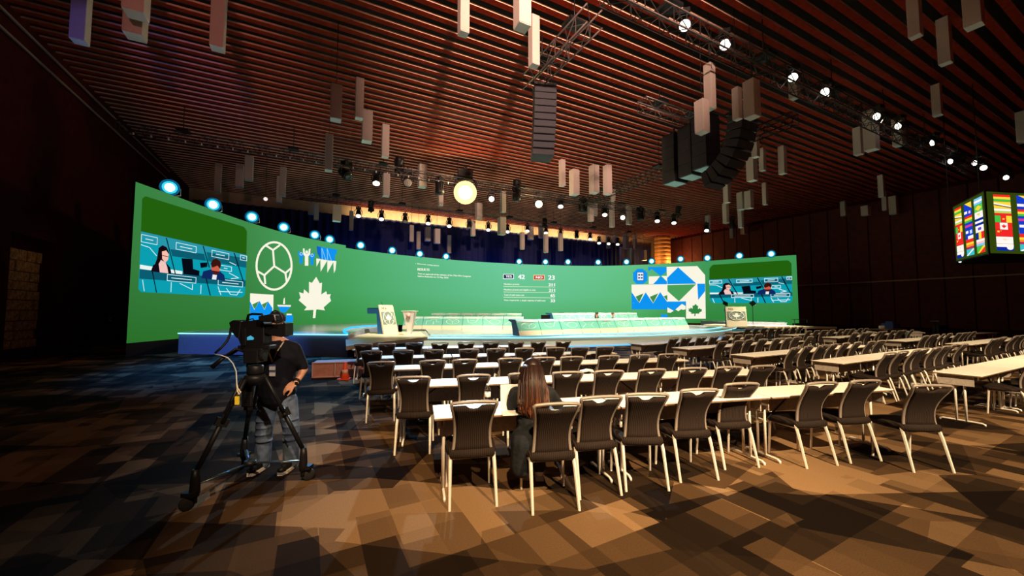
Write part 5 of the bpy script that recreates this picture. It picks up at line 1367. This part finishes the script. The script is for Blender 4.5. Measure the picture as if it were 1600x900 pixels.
# curved array: hangs straight and curls back to the stage at its foot
p = at_z(1160, 180, 8.8)
t = thing('line_array', 'curved black loudspeaker array curling in at its foot, right of the subwoofer stacks', 'loudspeaker', p, ROOM_RZ)
y_, z_, ang = 0.0, 0.0, 0.0
for k in range(9):
    ang = R([5,8,14,22,32,42,52,62,70][k]); Hh = .30
    y_ += math.sin(ang)*Hh/2; z_ -= math.cos(ang)*Hh/2
    Mx = Matrix.Translation((0, y_, z_)) @ Matrix.Rotation(-ang*-1, 4, 'X')
    m = MB(); cabinet(m, .92, .60, Hh*.97, Mx); c_ = m.build('cabinet', M_speaker, t, bevel=.008)
    m = MB(); m.box((0,-.302,0),(.88,.012,Hh*.82), M=Mx); m.build('grille', M_grille, c_)
    y_ += math.sin(ang)*Hh/2; z_ -= math.cos(ang)*Hh/2
m = MB(); m.box((0,0,.06),(.9,.7,.08)); m.tube([(-.3,0,.05),(0,0,.35)], .015, 5); m.tube([(.3,0,.05),(0,0,.35)], .015, 5); m.build('flying_frame', M_black, t)

# ================================================================ FABRIC BOX PENDANTS
M_lant = mat('pale_fabric_shade', (.52,.445,.41), .85, 0, .3, .06, 40)
M_lantb = mat('pale_diffuser', (.62,.70,.70), .6)
unit = {}
def pendant(xl, xr, yt, yb, where, i, n):
    w_ = xr-xl; xc = (xl+xr)/2; az = math.atan((xc-800)/F); th = az+ROOM_RZ
    off = max(0, -yt); wide = (yb-max(yt, -60))/w_ < 2.75
    Wd = .50 if wide else .35
    Y = Wd*(abs(math.cos(th))+abs(math.sin(th)))*F/(w_*math.cos(az))
    lim = (ZC-.25-CH)*F/(485-max(yt, -40)) * .98
    Y = min(Y, lim, 36.5/(-VY*math.tan(az)+VX), 12.6 if 'big group' in where else 99)
    if yt < 0:
        Y = min(Y, (9.2-CH)*F/(485-yb))
    pb = at_Y(xc, yb, Y); pt = at_Y(xc, yt, Y); Hh = pt.z-pb.z
    Wd = w_*Y*math.cos(az)/F/(abs(math.cos(th))+abs(math.sin(th)))
    if yt < 0: Hh = max(Hh, 1.3); Hh = min(Hh, ZC-.2-pb.z)
    kind = 'wide' if wide else 'slim'
    t = thing('box_pendant', '%s fabric box pendant, %s' % (kind, (ORD[i+1]+' from left '+where) if n > 1 else where), 'pendant lamp', pb, ROOM_RZ)
    m = MB(); m.box((0,0,Hh/2+.01),(Wd,Wd,Hh-.02)); m.build('shade', M_lant, t, bevel=min(.012, Wd*.03))
    m = MB(); m.box((0,0,.005),(Wd*.96,Wd*.96,.012)); m.build('diffuser', M_lantb, t)
    m = MB(); m.tube([(0,0,Hh-.01),(0,0,12.59-pb.z)], .012, 5); m.build('rod', M_black, t)
CL = {
 'at the top left edge of the picture': [(106,142,-60,66),(188,236,-60,24),(189,232,-40,58),(326,353,-60,77)],
 'over the dark left wall': [(161,173,215,280)],
 'at the top centre edge beside the speaker truss': [(714,734,-50,54),(801,831,-40,44),(825,844,27,104)],
 'in the upper left group below the slats': [(507,519.5,211,267),(515,534,135,188),(554,568,124,186),(564,582,175,222),(595,608,196,246)],
 'above the left wing of the green screen': [(334,346,256,301),(367,381,258,293),(381,396,245,282),(431,440.5,277,317),(436,446.5,262,307)],
 'hanging behind the front stage truss on the left': [(597,609,272,307),(652,667,258,293),(684,693,298,322),(735,743,345,369),(742,754,318,343),(777,791,340,367),(781,791,299,332)],
 'hanging before the rear truss on the left': [(481,491,318,335),(490,498,318,344),(519,533,322,346),(545,552,330,360)],
 'in the group of five above the lettering': [(639,646.5,352,378),(650,657,362,390),(663,673,355,377),(677.5,688,358,381),(698,705,368,396)],
 'above the vote figures': [(812,820,363,390),(824,834,353,375),(841,850,350,372),(849,857,366,395),(872,880,365,392)],
 'in the centre group above the front truss': [(873,884,250,291),(889,906,266,305),(920,937,259,302),(942,957,259,304),(954,962,296,314)],
 'just below the front truss right of centre': [(918,928,317,346),(927,934,319,337),(952,961,313,355),(978,988,321,351)],
 'before the bulkhead left of the round column': [(947,954,368,388),(957,965,362,378),(968,974,386,406),(973,983,366,389),(983.5,991,388,413),(989,996,367,389),(1002,1011,391,407)],
 'in the big group upper right of centre': [(1085,1110,158,208),(1100,1120,101,171),(1144,1161,138,187),(1161,1190,127,184)],
 'stepping down at the right of centre': [(1102,1111,337,363),(1129,1140,318,349),(1130,1143,277,317),(1140,1149,348,372),(1151,1166,301,328),(1153,1163,328,356),(1157,1167,354,366),(1160,1170,364,380),(1163,1179,299,326)],
 'in the cluster right of the curved speaker array': [(1166,1185,247,283),(1174,1188,202,246),(1186,1198,232,267),(1191,1201,286,320),(1216,1231,229,272)],
 'beside the bright spotlights at the right': [(1232,1252,117,154),(1333,1351,200,242),(1349,1376,174,235),(1394,1417,186,228)],
 'at the top right in the dark': [(1418,1444,-40,58),(1456,1475,133,181),(1465,1491,30,100),(1504,1541,-40,42),(1588,1614,175,222)],
 'in the dark far right above the tables': [(1313,1324,315,338),(1345,1361,322,337),(1372,1384,274,308),(1378,1388,300,329),(1389,1405,307,335)],
}
for where, L in CL.items():
    for i, (a_, b_, c_, d_) in enumerate(sorted(L)): pendant(a_, b_, c_, d_, where, i, len(L))

# ================================================================ FLAG SCREEN
Yf = 16.0
E0 = at_Y(1494, 410, 18.6); E1 = at_Y(1545, 397.5, Yf); E2 = at_Y(1668, 391, 16.6)
zb = E1.z; zt = at_Y(1545, 297, Yf).z
fs_ = thing('hanging_screen', 'faceted hanging screen showing columns of national flags at the right edge', 'screen', (E1.x, E1.y, zb))
loc = [Vector((p.x-E1.x, p.y-E1.y)) for p in (E0, E1, E2)]; H_ = zt-zb
back = [loc[2]+Vector((1.0, 2.0)), loc[0]+Vector((1.4, 1.2))]
m = MB(); m.prism([tuple(p) for p in loc+back], 0, H_); m.build('cabinet', M_black, fs_)
def face_pt(a, b, x, y, off):
    d = (b-a); n_ = Vector((d.y, -d.x)).normalized(); p = a+d*x+n_*off
    return (p.x, p.y, H_*(1-y))
RD, YE, GN, WH, BL, LB, OR_, NV = (238,40,36),(255,214,60),(70,190,70),(255,244,236),(20,60,200),(120,200,240),(255,140,40),(10,40,150)
h3 = lambda a,b,c: [((0,0,1,.34),a),((0,.34,1,.67),b),((0,.67,1,1),c)]
v3 = lambda a,b,c: [((0,0,.34,1),a),((.34,0,.67,1),b),((.67,0,1,1),c)]
flags1 = [h3(RD,YE,GN), [((0,0,1,1),YE),([(0,.2),(0,.5),(1,.85),(1,.55)],WH),([(0,.42),(0,.55),(1,.9),(1,.77)],(60,30,20))], h3(WH,(180,210,90),RD), v3(GN,RD,YE)+[((.44,.4,.56,.6),YE)],
          [((0,0,.27,1),RD),((.27,0,.73,1),WH),((.73,0,1,1),RD),([(.5,.2),(.56,.42),(.66,.4),(.6,.62),(.5,.8),(.4,.62),(.34,.4),(.44,.42)],RD)],
          [((0,0,1,1),RD),((.1,.15,.22,.4),YE),((.28,.12,.34,.22),YE)], [((0,0,1,1),WH),([(.35,.3),(.6,.25),(.65,.5),(.45,.55)],(250,226,190))], [((0,0,1,.45),WH),((0,.45,1,1),NV),('ring',None)]]
flags2 = [[((0,0,1,1),BL),([(.1,0),(1,0),(1,1)],YE)], [((0,0,1,1),BL),((0,.2,.4,.6),WH),((.6,.3,.85,.7),(230,210,240))], h3(RD,YE,GN), h3(BL,(220,60,140),BL), [((0,0,1,1),BL),((.05,.2,.4,.6),WH),((.6,.2,.9,.75),(200,220,255))], [((0,0,1,.5),WH),((0,0,.3,.5),BL),((0,.5,1,1),RD)], h3(YE,OR_,(180,40,90)), [((0,0,1,1),(60,190,200)),([(0,.9),(.9,0),(1,.15),(.1,1)],WH)]]
flags3 = [h3(LB,WH,LB), [((0,0,1,1),(90,200,80)),([(.5,.1),(.9,.5),(.5,.9),(.1,.5)],YE)], [((0,0,1,1),WH),([(.2,.3),(.7,.2),(.6,.7)],(240,220,120))], h3(NV,WH,NV), [((0,0,1,1),WH),((.3,.3,.7,.7),(90,70,200))], v3(NV,YE,RD), h3(WH,(250,190,190),LB), [((0,0,1,1),GN),([(.3,1),(1,.2),(1,1)],RD),([(.1,1),(.8,0),(1,0),(1,.2),(.3,1)],YE)]]
def flag_col(a, b, x0_, x1_, y0_, y1_, flags):
    n_ = len(flags)
    for i, fl_ in enumerate(flags):
        ya = y0_+(y1_-y0_)*i/n_; yb_ = y0_+(y1_-y0_)*(i+.97)/n_; mats = []; m = MB()
        for li, (sh_, c_) in enumerate(fl_):
            if sh_ == 'ring': sh_ = [(.78+.2*math.cos(k*.5236), .5+.38*math.sin(k*.5236)) for k in range(12)]; c_ = WH
            if not isinstance(sh_, list): q = sh_; sh_ = [(q[0],q[1]),(q[2],q[1]),(q[2],q[3]),(q[0],q[3])]
            e_ = em(c_, 1.05)
            if e_ not in mats: mats.append(e_)
            m.add([face_pt(a, b, x0_+(x1_-x0_)*x, ya+(yb_-ya)*y, .012+.002*li) for x, y in sh_], [list(range(len(sh_)))], mats.index(e_))
        m.build('flag', mats, fs_)
scr = em((52,72,14), .9)
for a_, b_ in ((loc[0], loc[1]), (loc[1], loc[2])):
    m = MB(); m.add([face_pt(a_, b_, 0.02, .02, .006), face_pt(a_, b_, .98, .02, .006), face_pt(a_, b_, .98, .98, .006), face_pt(a_, b_, .02, .98, .006)], [(0,1,2,3)]); m.build('screen_face', scr, fs_)
for x0_, x1_, y0_, f_ in ((.07,.30,.07,flags1),(.39,.62,.07,flags2),(.70,.93,.07,flags3)): flag_col(loc[0], loc[1], x0_, x1_, y0_, .95, f_)
for x0_, x1_, f_ in ((.10,.31,flags1),(.39,.61,flags2),(.69,.91,flags3)): flag_col(loc[1], loc[2], x0_, x1_, .06, .94, f_)
for k, (a_, b_) in enumerate(((loc[0], .1), (loc[1], .1), (loc[2], .1))):
    m = MB(); m.tube([(a_.x+.3, a_.y+.4, H_),(a_.x+.3, a_.y+.4, ZC+.4-zb)], .02, 5); m.build('hanging_rod', M_black, fs_)
p = at_Y(1500, 409, 18.4); m = MB(); m.ell((0,0,0), (.05,)*3, nu=10, nv=6); tag(m.build('indicator_lamp', em((255,255,255), 1.5), None, loc=p), 'tiny white indicator lamp at the lower left corner of the flag screen', 'lamp')

# small white switch plate on the dark left wall
p = at_v(172, 499, -8.93)
t = thing('wall_plate', 'small pale switch plate on the dark left wall', 'switch', p, ROOM_RZ)
m = MB(); m.box((0,0,0),(.03,.16,.2)); m.build('plate', mat('pale_plate', (.4,.4,.5), .5), t, bevel=.006); m = MB(); m.box((.02,0,0),(.02,.07,.1)); m.build('switch', M_black, t)

# ================================================================ TWO DELEGATES BEHIND THE FRONT DESKS
def delegate(px, py, label, hairc, jacket, shirt, longhair):
    base = at_z(px, 508, ZS); k = (fA-Vector((0,0))); 
    q = fA + df*((Vector((base.x, base.y))-fA).dot(df)); 
    a = ray(px, py); s_ = (fA.x*a.y - fA.y*a.x)/(df.y*a.x - df.x*a.y); q = fA + df*s_ + nf*1.7
    a_ = a.x/a.y; q.x = a_*q.y
    hz_ = at_Y(px, py, q.y).z
    t = thing('person', label, 'person', (q.x, q.y, ZS), math.atan2(df.y, df.x)); hh = hz_-ZS
    b = MB(); b.chain([(0,0,hh-.28),(0,0,hh-.5),(0,.02,.46)], [.12,.13,.15], 12); b.cap((0,0,hh-.22), .05, (0,-.02,hh-.05), .05)
    hi_ = head(b, Vector((0,-.02,hh)), (0,-1,-.25))
    for s in (-1, 1):
        b.chain([(s*.17,0,hh-.28),(s*.22,-.12,hh-.52),(s*.10,-.36,hh-.50)], [.05,.04,.03]); b.chain([(s*.09,.02,.45),(s*.11,-.38,.46),(s*.11,-.36,.06)], [.075,.055,.04]); hand(b, (s*.10,-.36,hh-.50), (0,-1,0), (0,0,-1), s, .4)
    b.blob('body', M_skin, t, .012, 2); face_bits(t, hi_, hairc)
    j = MB(); j.chain([(0,0,hh-.30),(0,0,hh-.5),(0,.02,.46)], [.15,.155,.18], 12); j.ell((0,0,hh-.30), (.19,.11,.11))
    for s in (-1, 1): j.chain([(s*.17,0,hh-.29),(s*.22,-.12,hh-.53),(s*.12,-.31,hh-.51)], [.065,.055,.042]); j.chain([(s*.09,.02,.46),(s*.11,-.36,.47),(s*.11,-.36,.10)], [.09,.07,.055])
    j.blob('jacket', jacket, t, .014, 3)
    m = MB(); m.ell((0,-.125,hh-.36), (.06,.05,.13), nu=12, nv=8); m.build('shirt', shirt, t)
    m = MB(); c, M3, s = hi_; m.ell(c+M3@Vector((0,-.022,.04)), (.088,.10,.09), nu=14, nv=10, rot=M3)
    if longhair: m.cap(c+Vector((0,.06,0)), .085, c+Vector((0,.10,-.28)), .07, 10); m.cap(c+Vector((.07,.02,.0)), .04, c+Vector((.09,.0,-.25)), .03)
    m.build('hair', hairc, t)
    m = MB(); m.box((0,.06,.42),(.5,.5,.08)); m.box((0,.30,.54),(.44,.06,.26)); m.tube([(0,.06,0),(0,.06,.4)], .03, 6); m.lathe([(.25,0),(.25,.03),(.05,.05)], 12, M=Matrix.Translation((0,.06,0)))
    tag(m.build('desk_chair', M_blackp, None, loc=(q.x, q.y, ZS), rz=math.atan2(df.y, df.x)), 'dark desk chair under the seated %s on the stage' % ('woman' if longhair else 'man'), 'chair')
delegate(932.5, 491.5, 'woman with dark hair and pale top seated behind the front desks on the stage', M_hair, mat('black_jacket', (.012,.01,.015), .8), M_white, True)
delegate(957.5, 491.5, 'man in navy jacket bending over behind the front desks on the stage', mat('brown_hair', (.10,.04,.02), .5), mat('navy_jacket', (.02,.05,.18), .8), M_white, False)
